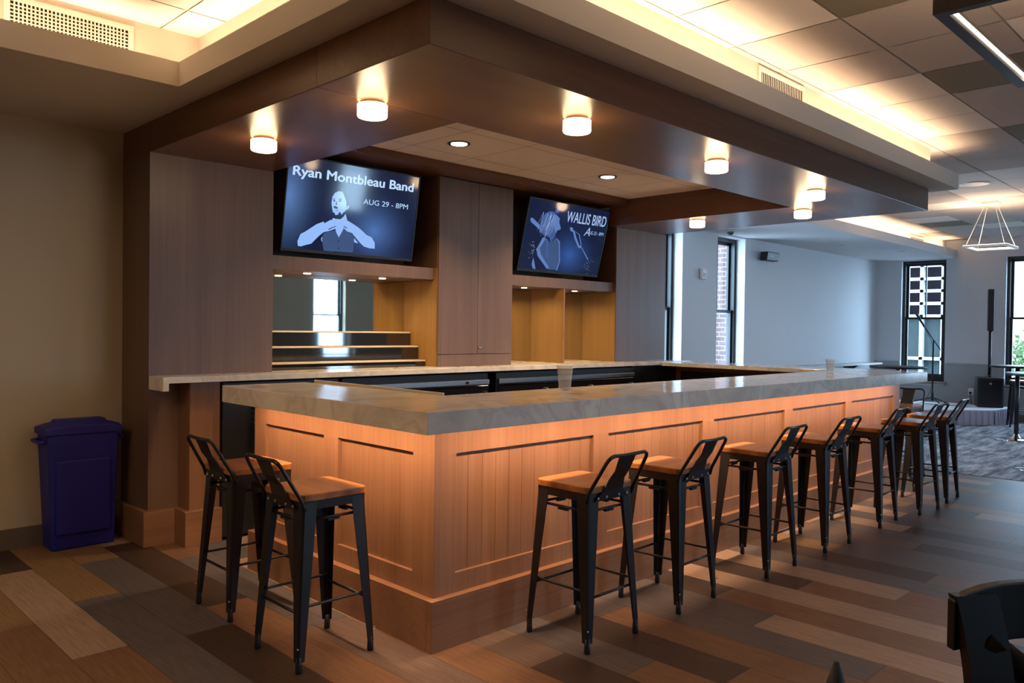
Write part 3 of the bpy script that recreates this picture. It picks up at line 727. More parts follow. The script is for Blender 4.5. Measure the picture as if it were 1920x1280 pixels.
s2 = tv((3.72, 2.525, 2.325), math.atan2(.17, .68), 'right television showing a singer with long hair, a guitar and microphone', 'bg2')
P1 = {
'arml':[(-0.462,-0.308),(-0.469,-0.273),(-0.449,-0.218),(-0.414,-0.198),(-0.365,-0.163),(-0.323,-0.133),(-0.265,-0.107),(-0.256,-0.119),(-0.205,-0.087),(-0.165,-0.093),(-0.154,-0.122),(-0.155,-0.149),(-0.181,-0.162),(-0.219,-0.176),(-0.256,-0.186),(-0.292,-0.217),(-0.326,-0.253),(-0.353,-0.282),(-0.404,-0.297),(-0.433,-0.309)],
'armr':[(-0.085,-0.101),(-0.055,-0.078),(-0.013,-0.094),(0.039,-0.116),(0.092,-0.146),(0.129,-0.171),(0.182,-0.187),(0.216,-0.227),(0.222,-0.273),(0.166,-0.274),(0.115,-0.264),(0.078,-0.239),(0.032,-0.201),(-0.004,-0.169),(-0.054,-0.16),(-0.089,-0.136)],
'vest':[(-0.256,-0.193),(-0.211,-0.177),(-0.154,-0.162),(-0.12,-0.214),(-0.083,-0.149),(-0.054,-0.16),(-0.004,-0.169),(0.019,-0.195),(0.021,-0.32),(-0.241,-0.327),(-0.266,-0.241)],
'sl':[(-0.274,-0.235),(-0.259,-0.217),(-0.251,-0.264),(-0.268,-0.255)],'sr':[(0.014,-0.202),(0.062,-0.244),(0.024,-0.24)],
'shirt':[(-0.167,-0.073),(-0.12,-0.074),(-0.079,-0.029),(-0.059,-0.078),(-0.084,-0.108),(-0.087,-0.15),(-0.12,-0.214),(-0.148,-0.176),(-0.17,-0.117),(-0.193,-0.092),(-0.191,-0.073)],
'head':[(-0.203,0.001),(-0.213,0.04),(-0.209,0.088),(-0.192,0.117),(-0.163,0.134),(-0.127,0.135),(-0.097,0.115),(-0.078,0.084),(-0.065,0.044),(-0.07,0.017),(-0.081,0.008),(-0.086,-0.019),(-0.107,-0.049),(-0.145,-0.06),(-0.173,-0.056),(-0.192,-0.031)],
'hair':[(-0.127,0.137),(-0.096,0.124),(-0.073,0.091),(-0.059,0.045),(-0.075,0.023),(-0.086,0.069),(-0.104,0.101)],
'ear':[(-0.083,0.042),(-0.066,0.051),(-0.054,0.032),(-0.065,0.007),(-0.08,0.002)],
'beard':[(-0.189,-0.058),(-0.167,-0.076),(-0.12,-0.074),(-0.091,-0.047),(-0.082,-0.005),(-0.102,-0.021),(-0.116,-0.04),(-0.13,-0.018),(-0.14,-0.025),(-0.147,-0.041),(-0.168,-0.049),(-0.183,-0.027),(-0.191,-0.031)],
'mo':[(-0.189,0.02),(-0.166,0.019),(-0.149,0.007),(-0.164,0.0),(-0.183,0.002),(-0.192,0.009)],
'e1':[(-0.202,0.06),(-0.187,0.065),(-0.18,0.056),(-0.195,0.051)],'e2':[(-0.153,0.064),(-0.132,0.07),(-0.126,0.063),(-0.146,0.055)],
'w1':[(-0.205,0.069),(-0.185,0.076),(-0.183,0.071),(-0.203,0.064)],'w2':[(-0.156,0.075),(-0.129,0.083),(-0.124,0.077),(-0.153,0.07)],
'mouth':[(-0.176,-0.011),(-0.151,-0.005),(-0.146,-0.011),(-0.17,-0.017)],'nose':[(-0.173,0.055),(-0.169,0.056),(-0.163,0.033),(-0.177,0.027)],
'f1':[(-0.221,-0.159),(-0.157,-0.129),(-0.154,-0.133),(-0.216,-0.164)],'f2':[(-0.086,-0.122),(-0.053,-0.134),(-0.054,-0.139),(-0.088,-0.128)],
'pen':[(-0.06,-0.247),(-0.036,-0.231),(-0.041,-0.238)]}
def multi(name, keys_, P, y, mt, par):
    m = new()
    for i, k in enumerate(keys_): poly(m, P[k], y)
    return obj(name, m, mt, par)
multi('pictured_sleeves', ['arml', 'armr', 'sl', 'sr'], P1, -.0006, S['lt'], s1)
multi('pictured_waistcoat', ['vest'], P1, -.0010, S['mid'], s1)
multi('pictured_collar', ['shirt'], P1, -.0014, S['lt'], s1)
multi('pictured_beard', ['beard', 'hair'], P1, -.0022, S['dk'], s1)
multi('pictured_head', ['head', 'ear'], P1, -.0018, S['lt'], s1)
P1['b1'] = [(-.121+.006*math.cos(a), -.242+.006*math.sin(a)) for a in [i*math.pi/4 for i in range(8)]]
P1['b2'] = [(-.116+.006*math.cos(a), -.297+.006*math.sin(a)) for a in [i*math.pi/4 for i in range(8)]]
multi('pictured_features', ['mo', 'e1', 'e2', 'w1', 'w2', 'nose', 'f1', 'f2', 'b1', 'b2'], P1, -.0026, S['dk'], s1)
multi('pictured_mouth', ['mouth'], P1, -.0030, S['lt2'], s1)
text('headline_text', 'Ryan Montbleau Band', (-.553, .204), (.540, .220), .068, -.0016, S['wh'], s1, fat=.0035)
text('date_text', 'AUG 29 - 8PM', (.071, .066), (.505, .072), .040, -.0016, S['wh'], s1)
P2 = {'ray':[(-0.179,0.324),(-0.145,0.325),(-0.176,0.236),(-0.236,0.245)],
'neck':[(-0.548,0.149),(-0.534,0.158),(-0.512,0.157),(-0.358,0.078),(-0.265,0.025),(-0.294,0.007),(-0.398,0.059),(-0.535,0.12)],
'body':[(-0.333,-0.012),(-0.389,-0.133),(-0.348,-0.2),(-0.18,-0.314),(-0.04,-0.313),(-0.025,-0.224),(-0.076,-0.028),(-0.144,0.005),(-0.207,-0.056),(-0.289,-0.008)],
'arm':[(-0.389,-0.133),(-0.333,-0.012),(-0.287,-0.016),(-0.347,-0.122),(-0.308,-0.181),(-0.162,-0.297),(-0.192,-0.311),(-0.356,-0.192)],
'rim':[(-0.144,0.005),(-0.082,-0.029),(-0.021,-0.223),(-0.038,-0.321),(-0.052,-0.314),(-0.036,-0.224),(-0.094,-0.038)],
'hair':[(-0.406,0.088),(-0.397,0.135),(-0.391,0.174),(-0.355,0.224),(-0.295,0.249),(-0.248,0.247),(-0.209,0.228),(-0.204,0.171),(-0.203,0.109),(-0.162,0.066),(-0.16,0.019),(-0.207,-0.056),(-0.239,-0.004),(-0.294,0.007),(-0.344,0.025),(-0.378,0.03)],
'face':[(-0.209,0.228),(-0.146,0.193),(-0.141,0.154),(-0.105,0.103),(-0.107,0.087),(-0.147,0.074),(-0.161,0.043),(-0.209,0.108),(-0.217,0.169)],
'mic':[(0.024,0.116),(0.044,0.128),(0.072,0.122),(0.082,0.102),(0.19,0.068),(0.238,-0.009),(0.263,-0.068),(0.214,-0.069),(0.124,0.022),(0.089,0.079),(0.043,0.09)],
'micd':[(0.109,0.092),(0.179,0.063),(0.242,-0.041),(0.225,-0.046),(0.152,0.032)],
'stand':[(0.265,-0.068),(0.274,-0.064),(0.403,-0.172),(0.393,-0.182)],
'hand':[(-0.411,-0.212),(-0.383,-0.257),(-0.347,-0.325),(-0.388,-0.319),(-0.414,-0.282)],
's1':[(-0.285,-0.023),(-0.252,-0.02),(-0.194,-0.204),(-0.238,-0.191)]}
multi('pictured_light_ray', ['ray'], P2, -.0006, S['mid2'], s2)
multi('pictured_torso', ['body'], P2, -.0010, S['mid'], s2)
multi('pictured_guitar_neck', ['neck', 'hand'], P2, -.0014, S['lt2'], s2)
multi('pictured_hair', ['hair', 's1'], P2, -.0018, S['mid2'], s2)
multi('pictured_face', ['face'], P2, -.0022, S['lt2'], s2)
multi('pictured_arm', ['arm', 'rim', 'mic', 'stand'], P2, -.0026, S['lt2'], s2)
multi('pictured_microphone_shade', ['micd'], P2, -.0030, S['dk'], s2)
m = new()
rr = random.Random(3)
for k in range(26):
    a = (-.25+rr.uniform(-.14, .04), .235-abs(rr.gauss(0, .02))); b = (a[0]-rr.uniform(.0, .07), a[1]-rr.uniform(.10, .24)); w_ = rr.uniform(.0012, .003)
    poly(m, [(a[0], a[1]), (a[0]+w_, a[1]), (b[0]+w_, b[1]), (b[0], b[1])], -.0030)
for k in range(30):
    a = (-.45+rr.gauss(0, .025), -.14+rr.gauss(0, .04)); w_ = rr.uniform(.002, .005)
    poly(m, [(a[0], a[1]), (a[0]+w_, a[1]), (a[0]+w_, a[1]+w_*2), (a[0], a[1]+w_*2)], -.0030)
for k in range(26):
    a = (.41+rr.gauss(0, .03), -.24+rr.gauss(0, .04)); w_ = rr.uniform(.002, .004)
    poly(m, [(a[0], a[1]), (a[0]+w_, a[1]), (a[0]+w_, a[1]+w_*2), (a[0], a[1]+w_*2)], -.0030)
obj('pictured_highlights', m, S['wh2'], s2)['kind'] = 'stuff'
text('headline_text', 'WALLIS BIRD', (-.047, .172), (.565, .180), .105, -.0030, S['wh2'], s2, fat=.0012)
text('date_letter_text', 'A', (.255, .062), (.345, .064), .085, -.0030, S['wh2'], s2, shear=.3)
text('date_text', 'UG 23 - 8PM', (.335, .082), (.565, .084), .034, -.0030, S['wh2'], s2)

# ---------------------------------------------------------------- bar stools
def make_stool(label):
    t = thing('bar_stool', label, 'bar stool', (0, 0, 0), group='bar stools', local=True)
    ST, SZ = .152, .695                          # half seat frame, height of frame top
    FT = .188
    # wood seat with softened corners
    m = new(); hw = .165; prof = []
    cr_ = .035
    for cx_, cy_, a0 in ((hw-cr_, hw-cr_, 0), (-hw+cr_, hw-cr_, 90), (-hw+cr_, -hw+cr_, 180), (hw-cr_, -hw+cr_, 270)):
        for i in range(5):
            a = R(a0+i*22.5); prof.append((cx_+cr_*math.cos(a), cy_+cr_*math.sin(a)))
    prism(m, prof, SZ, SZ+.030); obj('seat', m, M['seatwood'], t, .005, 3)
    m = new()                                    # folded steel apron
    for s in (-1, 1):
        box(m, -ST, ST, s*ST-.003, s*ST+.003, SZ-.038, SZ-.001); box(m, s*ST-.003, s*ST+.003, -ST, ST, SZ-.038, SZ-.001)
    box(m, -ST, ST, -ST, ST, SZ-.006, SZ-.001)
    obj('seat_frame', m, M['black'], t, .002)
    for sx in (-1, 1):
        for sy in (-1, 1):
            m = new(); n = 7; rings = []
            for i in range(n+1):
                f = i/n; z = SZ-.004 + (0.045-(SZ-.004))*f
                ox = sx*(ST+.004+(FT-ST-.004)*f); oy = sy*(ST+.004+(FT-ST-.004)*f)
                a = .060*(1-f)**.8+.026 if f > 0 else .070
                a = .072+(.032-.072)*f; th = .004; c = .010*(1-f)+.006
                pts = [(ox-sx*a, oy), (ox-sx*c, oy), (ox-sx*c*.3, oy-sy*c*.3), (ox, oy-sy*c), (ox, oy-sy*a), (ox-sx*th, oy-sy*a), (ox-sx*th, oy-sy*(c+th)), (ox-sx*(c+th)*.75, oy-sy*(c+th)*.75), (ox-sx*(c+th), oy-sy*th), (ox-sx*a, oy-sy*th)]
                rings.append([m.verts.new((x, y, z)) for x, y in pts])
            for a_, b_ in zip(rings, rings[1:]):
                for k in range(10): m.faces.new((a_[k], a_[(k+1)%10], b_[(k+1)%10], b_[k]))
            m.faces.new(rings[0]); m.faces.new(rings[-1][::-1])
            lg = obj('leg', m, M['black'], t)
            m = new(); cx_ = sx*(FT-.012); cy_ = sy*(FT-.012)
            lathe(m, (cx_, cy_, 0), [(.0125, 0), (.0145, .004), (.0135, .03), (.012, .065)], 14); obj('rubber_foot', m, M['blackp'], lg)
            m = new(); lathe(m, (sx*(FT-.012)+sx*.012, sy*(FT-.012)+sy*.012, .10), [(.003, 0), (.0045, .003), (.003, .006)], 8); obj('bolt', m, M['steel'], lg)
    def at(z): 
        f = (SZ-z)/(SZ-.045); return ST+(FT-ST)*f-.012
    m = new()
    for s in (-1, 1):
        q = at(.265); tube(m, [(s*q, -q, .265), (s*q, -q*.8, .262), (s*q, q*.8, .262), (s*q, q, .265)], .0065, 8)
        q = at(.235); tube(m, [(-q, s*q, .235), (q, s*q, .235)], .0065, 8)
    obj('footrest_bar', m, M['black'], t)
    m = new()
    for s in (-1, 1):
        q = at(.61); tube(m, [(-q, s*q, .615), (q, s*q, .615)], .0065, 8); box(m, -.028, .028, s*q-.008, s*q+.008, .600, .611)
        tube(m, [(s*q, -q, .615), (s*q, q, .615)], .0065, 8); box(m, s*q-.008, s*q+.008, -.028, .028, .600, .611)
    obj('upper_brace', m, M['black'], t)
    # low back: bent tube hoop leaning away, flared centre plate
    m = new(); zt, yb_, yt_ = .875, -.158, -.262
    path = round_path([(-.166, yb_+.01, SZ-.035), (-.164, yb_, SZ+.0), (-.142, yt_, zt), (0, yt_+.012, zt-.008), (.142, yt_, zt), (.164, yb_, SZ+.0), (.166, yb_+.01, SZ-.035)], .045, 7)
    tube(m, path, .0085, 10); obj('back_hoop', m, M['black'], t)
    m = new(); a = [(-.060, yt_+.010, zt-.006), (.060, yt_+.010, zt-.006), (.053, (yb_+yt_)/2-.01, zt-.08), (.056, (yb_+yt_)/2+.02, zt-.12), (.072, yb_-.010, SZ+.005), (.125, yb_-.006, SZ-.036), (-.125, yb_-.006, SZ-.036), (-.072, yb_-.010, SZ+.005), (-.056, (yb_+yt_)/2+.02, zt-.12), (-.053, (yb_+yt_)/2-.01, zt-.08)]
    fr = [m.verts.new((x, y-.002, z)) for x, y, z in a]; bk = [m.verts.new((x, y+.002, z)) for x, y, z in a]
    for q in ((0, 1, 2, 9), (9, 2, 3, 8), (8, 3, 4, 7), (7, 4, 5, 6)):
        m.faces.new([fr[i] for i in q]); m.faces.new([bk[i] for i in q][::-1])
    for i in range(10): m.faces.new((fr[i], fr[(i+1)%10], bk[(i+1)%10], bk[i]))
    obj('back_plate', m, M['black'], t)
    m = new()
    for x in (-.105, -.045, .045, .105):
        c_ = Matrix.Translation((x, -.165, SZ-.022)) @ Matrix.Rotation(R(90), 4, 'X')
        k0 = len(m.verts); cyl(m, (0, 0), .0055, 0, .006, 10); m.verts.ensure_lookup_table(); bmesh.ops.transform(m, matrix=c_, verts=m.verts[k0:])
    obj('rivets', m, M['steel'], t)
    return t
spots = [(.62, -.345, 0, 'metal bar stool with wood seat, nearest the bar corner on the long front'),
         (1.335, -.335, 2, 'second bar stool from the bar corner along the long front'),
         (2.225, -.36, 0, 'third bar stool from the bar corner along the long front'),
         (3.005, -.37, -2, 'fourth bar stool from the bar corner along the long front'),
         (3.94, -.35, 2, 'fifth bar stool from the bar corner along the long front'),
         (4.64, -.42, -4, 'sixth bar stool from the bar corner along the long front'),
         (5.27, -.40, 3, 'seventh bar stool, just past the far end of the bar front'),
         (-.40, .338, -90, 'bar stool closest to the camera, on the short left side of the bar'),
         (-.345, 1.07, -90, 'bar stool on the left bar side, partly behind its nearer neighbour'),
         (6.12, .16, 90, 'bar stool beyond the far bar end, its hoop backrest just showing'),
         (12.2, .45, 20, 'dark stool behind the high table at the right edge')]
proto = make_stool(spots[0][3]); proto.location = (spots[0][0], spots[0][1], 0); proto.rotation_euler = (0, 0, R(spots[0][2]))
for x, y, a, l in spots[1:]:
    zz = .005 if x > 6.8 else 0
    dup(proto, (x, y, zz), R(a), l)

# ---------------------------------------------------------------- recycling bin
bn = thing('recycling_bin', 'blue plastic bin with lid against the beige wall', 'bin', (-.60, 2.84, 0))
bx0, bx1, by0, by1 = -.825, -.405, 2.735, 2.965
m = new(); hexa(m, [(bx0+.03, by0+.02, 0), (bx1-.02, by0+.02, 0), (bx1-.02, by1-.02, 0), (bx0+.03, by1-.02, 0)], [(bx0, by0, .73), (bx1, by0, .73), (bx1, by1, .73), (bx0, by1, .73)])
obj('bin_body', m, M['blue'], bn, .012, 3)
m = new(); box(m, bx0+.05, bx1-.05, by0-.001, by0+.02, .10, .56); obj('recessed_panel', m, M['blue'], bn, .006)
m = new(); n = 12; rings = []
for i in range(n+1):
    f = i/n; x = bx0-.015+(bx1-bx0+.03)*f; h = .035*math.sin(math.pi*f)**.8
    rings.append([m.verts.new(p) for p in ((x, by0-.012, .725), (x, by0-.012, .765+h*.6), (x, by0+.05, .775+h), (x, by1-.05, .775+h), (x, by1+.006, .765+h*.6), (x, by1+.006, .725))])
for a_, b_ in zip(rings, rings[1:]):
    for k in range(6): m.faces.new((a_[k], a_[(k+1)%6], b_[(k+1)%6], b_[k]))
m.faces.new(rings[0]); m.faces.new(rings[-1][::-1]); obj('lid', m, M['blue'], bn, .006)
m = new(); box(m, bx0+.06, bx1-.06, by0+.055, by1-.055, .78, .815); obj('lid_flap', m, M['blue'], bn, .02, 3)
for s, x in ((-1, bx0), (1, bx1)):
    m = new(); tube(m, round_path([(x, by0+.03, .685), (x+s*.035, by0+.03, .685), (x+s*.035, by1-.03, .685), (x, by1-.03, .685)], .02), .012, 8); obj('handle', m, M['blue'], bn)

# ---------------------------------------------------------------- cups
def cup(x, y, label, h=.115, r=.042):
    t = thing('plastic_cup', label, 'cup', (x, y, ZCN))
    m = new(); lathe(m, (x, y, ZCN+.0005), [(.0, 0), (r*.72, 0), (r*.76, .01), (r*.98, h-.006), (r*1.04, h-.004), (r*1.04, h), (r*.98, h), (r*.92, h-.006), (r*.70, .006), (.0, .005)], 24, close=False); obj('cup_wall', m, M['cup'], t)
    m = new(); 
    for k in range(2):
        z = h-.018-k*.02; lathe(m, (x, y, ZCN+z), [(r*1.0, 0), (r*1.02, .0015), (r*1.0, .003)], 24)
    obj('stacked_rim', m, M['cup'], t)
cup(1.16, .26, 'clear plastic cup on the front bar top, nearer the camera', .135, .046)
cup(4.86, .33, 'clear plastic cup near the far end of the bar top', .105, .042)

# ---------------------------------------------------------------- grilles, sensors, speakers on walls and ceiling
def grille(name, label, p0, p1, z0, z1, nrm, nv, nh):
    """grille on a vertical face from p0 to p1 (xy), facing nrm"""
    p0 = Vector((*p0, 0)); p1 = Vector((*p1, 0)); d = (p1-p0); L = d.length; d.normalize(); n_ = Vector((*nrm, 0))
    t = thing(name, label, 'vent', ((p0+p1)/2+Vector((0, 0, z0))))
    def B(m, u0, u1, w0, w1, e0, e1):
        a = p0+d*u0; b = p0+d*u1
        q = [a+n_*e0, b+n_*e0, b+n_*e1, a+n_*e1]
        hexa(m, [(v.x, v.y, w0) for v in q], [(v.x, v.y, w1) for v in q])
    f = .028
    m = new(); B(m, 0, L, z0, z0+f, .001, .010); B(m, 0, L, z1-f, z1, .001, .010); B(m, 0, f, z0+f, z1-f, .001, .010); B(m, L-f, L, z0+f, z1-f, .001, .010); obj('grille_frame', m, M['grille'], t, .002)
    m = new(); B(m, f, L-f, z0+f, z1-f, .0005, .0015); obj('duct_opening', m, M['void'], t)
    m = new()
    for i in range(1, nv): u = f+(L-2*f)*i/nv; B(m, u-.0025 if nh < 3 else u-.0035, u+.0025 if nh < 3 else u+.0035, z0+f, z1-f, .002, .004 if nh < 3 else .007)
    for i in range(1, nh): z = z0+f+(z1-z0-2*f)*i/nh; B(m, f, L-f, z-.003, z+.003, .003, .006)
    obj('grille_bars', m, M['grille'], t)
grille('wall_grille', 'square-mesh air grille in the lit cove at top left', (-1.27, 1.81), (-.66, 1.81), 2.83, 3.035, (0, -1), 30, 8)
grille('wall_grille', 'slatted air grille in the lit cove above the canopy', (2.25, -.316), (2.87, -.316), 2.85, 3.055, (0, -1), 24, 1)
grille('wall_grille', 'small pale air grille in the far cove above the window wall', (11.2, 1.83), (11.85, 1.83), 2.85, 3.02, (0, -1), 20, 1)
t = thing('wall_speaker', 'small black speaker on the pale window wall near the ceiling', 'speaker', (8.68, 2.93, 2.53))
m = new(); hexa(m, [(8.50, 2.86, 2.475), (8.86, 2.86, 2.475), (8.86, 2.97, 2.475), (8.50, 2.97, 2.475)], [(8.50, 2.84, 2.60), (8.86, 2.84, 2.60), (8.86, 2.96, 2.60), (8.50, 2.96, 2.60)]); obj('speaker_body', m, M['blackp'], t, .012, 3)
m = new(); tube(m, [(8.68, 2.95, 2.54), (8.68, 3.008, 2.54)], .02, 10); obj('bracket', m, M['blackp'], t)
m = new(); cyl(m, (0, 0), .018, 0, .005, 14); bmesh.ops.transform(m, matrix=Matrix.Translation((8.64, 2.853, 2.54)) @ rot, verts=m.verts); obj('round_badge', m, M['steel'], t)
t = thing('motion_sensor', 'white motion sensor between the two tall narrow windows', 'sensor', (7.0, 2.99, 2.19))
m = new(); box(m, 6.94, 7.06, 2.955, 3.009, 2.115, 2.265); obj('sensor_body', m, M['white'], t, .022, 4)
m = new(); box(m, 6.97, 7.03, 2.948, 2.956, 2.15, 2.20); obj('sensor_lens', m, M['ledge'], t, .006)
t = thing('dome_camera', 'small black dome camera on the soffit beside the window head', 'camera', (7.15, 2.62, ZF))
m = new(); lathe(m, (7.25, 2.73, ZF-.02), [(.055, 0), (.06, .0195)]); obj('mount_ring', m, M['white'], t)
m = new(); lathe(m, (7.25, 2.73, ZF-.065), [(.004, 0), (.028, .006), (.043, .022), (.048, .045)]); obj('dome', m, M['gloss'], t)
for x, y, l in ((9.9, 2.35, 'left small white sprinkler disc on the window side soffit'), (11.4, 2.0, 'right small white sprinkler disc on the window side soffit')):
    m = new(); lathe(m, (x, y, ZF-.01), [(.02, 0), (.045, .004), (.048, .0095)], 20); tag(obj('sprinkler_cap', m, M['white']), l, 'sprinkler')
t = thing('ceiling_speaker', 'round white speaker ring in the ceiling right of the canopy end', 'speaker', (7.42, -.11, ZT))
m = new(); lathe(m, (7.42, -.11, ZT-.012), [(.12, .010), (.135, 0), (.15, .003), (.155, .0115)], 32); obj('speaker_ring', m, M['white'], t)
m = new(); lathe(m, (7.42, -.11, ZT-.010), [(.121, 0), (.121, .009)], 32); obj('speaker_mesh', m, M['white'], t)

# ledge along the window wall
t = thing('drink_ledge', 'narrow drink ledge along the pale window wall', 'shelf', (10.6, 2.87, .88))
m = new(); box(m, 8.4, 12.6, 2.72, 3.008, .885, .915); obj('ledge_board', m, M['ledge'], t, .003)
for x in (8.8, 10.2, 11.6):
    m = new(); hexa(m, [(x, 2.98, .70), (x+.03, 2.98, .70), (x+.03, 3.008, .70), (x, 3.008, .70)], [(x, 2.76, .884), (x+.03, 2.76, .884), (x+.03, 3.008, .884), (x, 3.008, .884)]); obj('bracket', m, M['black'], t)

# ---------------------------------------------------------------- pendants
def pendant(x0, x1, y0, y1, z, cx_, cy_, label, fr, w_=.035, h=.045, led=True):
    t = thing('pendant_light', label, 'pendant light', ((x0+x1)/2, (y0+y1)/2, z))
    m = new(); box(m, x0, x1, y0, y0+w_, z, z+h); box(m, x0, x1, y1-w_, y1, z, z+h); box(m, x0, x0+w_, y0+w_, y1-w_, z, z+h); box(m, x1-w_, x1, y0+w_, y1-w_, z, z+h); obj('frame', m, fr, t, .001)
    m = new(); s = .004
    box(m, x0+w_, x1-w_, y0+w_, y0+w_+s, z+.016, z+.030); box(m, x0+w_, x1-w_, y1-w_-s, y1-w_, z+.016, z+.030); box(m, x0+w_, x0+w_+s, y0+w_, y1-w_, z+.016, z+.030); box(m, x1-w_-s, x1-w_, y0+w_, y1-w_, z+.016, z+.030)
    box(m, x0+.004, x1-.004, y0+.004, y0+w_-.004, z+h, z+h+.004); box(m, x0+.004, x1-.004, y1-w_+.004, y1-.004, z+h, z+h+.004); box(m, x0+.004, x0+w_-.004, y0+w_, y1-w_, z+h, z+h+.004); box(m, x1-w_+.004, x1-.004, y0+w_, y1-w_, z+h, z+h+.004)
    obj('led_strip', m, M['ledwhite'], t)
    for xx in (x0+.03, x1-.03):
        for yy in (y0+.03, y1-.03):
            m = new(); tx_ = cx_+(.05 if xx > cx_ else -.05); ty_ = cy_+(.05 if yy > cy_ else -.05)
            tube(m, [(xx, yy, z+h), (tx_, ty_, ZT-.02)], .0022, 6); obj('cable', m, M['pendw'], t)
    m = new(); box(m, cx_-.09, cx_+.09, cy_-.09, cy_+.09, ZT-.025, ZT-.001); obj('ceiling_plate', m, M['pendw'], t, .003)
    area('pendant_lamp', ((x0+x1)/2, (y0+y1)/2, z+h+.03), (x1-x0)*.9, (y1-y0)*.9, 16*(x1-x0+y1-y0), WARM2, UP)
pendant(.62, 1.72, -2.75, -1.825, 2.49, 1.17, -2.29, 'large dark rectangular frame pendant, cut off at the top right corner', M['pend'], .04, .05)
pendant(-3.6, -2.4, -.3, .7, 2.45, -3.0, .2, 'lit frame pendant over the left part of the room', M['pend'], .04, .05)  # added out of view to supply warm light on the left wall
area('pendant_downlight', (-3.0, .2, 2.44), 1.1, 0.9, 26, WARM2, (0, 0, 0))  # fill lamp under the added pendant, brightens the left wall and floor
pendant(8.62, 9.18, -.145, .335, 2.50, 8.9, .10, 'small white square frame pendant hanging at the far right', M['pendw'], .025, .025)

# ---------------------------------------------------------------- stage corner
st = thing('stage_platform', 'low carpeted corner stage with a pleated lilac skirt', 'stage', (12.2, 2.0, 0))
OUT = [(12.05, .80), (12.98, .72), (12.98, 2.985), (9.8, 2.985)]
m = new(); prism(m, OUT, .225, .25); obj('deck', m, M['deck'], st, .004)
m = new(); prism(m, [(12.14, .90), (12.94, .80), (12.96, 2.96), (10.1, 2.96)], .01, .224); obj('platform_frame', m, M['blackp'], st)
m = new()
def pleats(m, a, b, inward):
    a = Vector((*a, 0)); b = Vector((*b, 0)); d = b-a; L = d.length; d.normalize(); nn = Vector((*inward, 0)).normalized()
    N = int(L/.012); prev = None
    for i in range(N+1):
        u = L*i/N; ph = (u/.10) % 1; off = .045*(ph if ph < .8 else (1-ph)*4)   # knife pleats
        top = a+d*u-nn*(.004+off*.35); bot = a+d*u-nn*(.006+off)
        v = (m.verts.new((top.x, top.y, .232)), m.verts.new((bot.x, bot.y, .006)))
        if prev: m.faces.new((prev[0], v[0], v[1], prev[1])).smooth = False
        prev = v
pleats(m, OUT[0], OUT[3], (.70, .71)); pleats(m, OUT[1], OUT[0], (0, 1)); obj('pleated_skirt', m, M['fabric'], st)

def rad(x, y, z, r): return (x, y, z)
mx_, my_ = 12.35, 1.80; mz = .2505
ms = thing('microphone_stand', 'black boom microphone stand on the corner stage', 'microphone stand', (mx_, my_, mz))
m = new()
for k in range(3):
    a = R(100+k*120); tube(m, [(mx_, my_, mz+.12), (mx_+.34*math.cos(a), my_+.34*math.sin(a), mz+.014)], .009, 8)
    tube(m, [(mx_+.30*math.cos(a), my_+.30*math.sin(a), mz+.022), (mx_+.36*math.cos(a), my_+.36*math.sin(a), mz+.012)], .012, 8)
obj('tripod_legs', m, M['black'], ms)
m = new(); tube(m, [(mx_, my_, mz+.06), (mx_, my_, mz+.20)], .022, 10); obj('leg_hub', m, M['blackp'], ms)
m = new(); tube(m, [(mx_, my_, mz+.06), (mx_, my_, 1.34)], .010, 8); obj('pole', m, M['black'], ms)
dv = cr.copy(); dv.z = 0; dv.normalize()
m = new(); e0 = Vector((mx_, my_, 1.34)); dxy = Vector((.71, -.71, 0))
tube(m, [e0+dxy*.12+Vector((0, 0, -.17)), e0-dxy*.26+Vector((0, 0, .36))], .008, 8); obj('boom_arm', m, M['black'], ms)
m = new(); tube(m, [e0-dxy*.16+Vector((0, 0, .22)), e0-dxy*.30+Vector((0, 0, .44))], .016, 10, .022); obj('microphone', m, M['blackp'], ms)
m = new(); tube(m, round_path([e0-dxy*.16+Vector((0, 0, .22)), e0+Vector((.02, .02, -.05)), (mx_+.02, my_+.02, .5), (mx_-.12, my_+.1, mz+.012), (mx_-.3, my_+.3, mz+.006)], .1), .004, 6); obj('cable', m, M['blackp'], ms)

pa = thing('column_loudspeaker', 'black column loudspeaker on a sub cabinet at the stage corner', 'speaker', (12.62, 1.12, .25))
ang = R(-32)
def rb(m, x0, x1, y0, y1, z0, z1, c=(12.66, 1.03)):
    k0 = len(m.verts); vs = box(m, x0, x1, y0, y1, z0, z1)
    bmesh.ops.transform(m, matrix=Matrix.Translation((c[0], c[1], 0)) @ Matrix.Rotation(R(20), 4, 'Z'), verts=vs)
m = new(); rb(m, -.21, .21, -.19, .19, .2505, .74); obj('subwoofer', m, M['blackp'], pa, .02, 3)
m = new(); rb(m, -.218, -.21, -.16, .16, .29, .70); obj('front_mesh', m, M['black'], pa, .003)
m = new(); rb(m, -.10, .10, -.02, .02, .74, .77); obj('carry_handle', m, M['black'], pa, .008)
m = new(); tube(m, [(12.66, 1.03, .74), (12.66, 1.03, 1.50)], .024, 12); obj('pole', m, M['black'], pa)
m = new(); rb(m, -.055, .055, -.045, .045, 1.50, 2.19); obj('column_array', m, M['blackp'], pa, .01, 3)
m = new(); cyl(m, (0, 0), .02, 0, .005, 12); bmesh.ops.transform(m, matrix=Matrix.Translation((12.66-.219*math.cos(R(20)), 1.03-.219*math.sin(R(20)), .64)) @ Matrix.Rotation(R(20), 4, 'Z') @ Matrix.Rotation(R(-90), 4, 'Y'), verts=m.verts); obj('badge', m, M['steel'], pa)

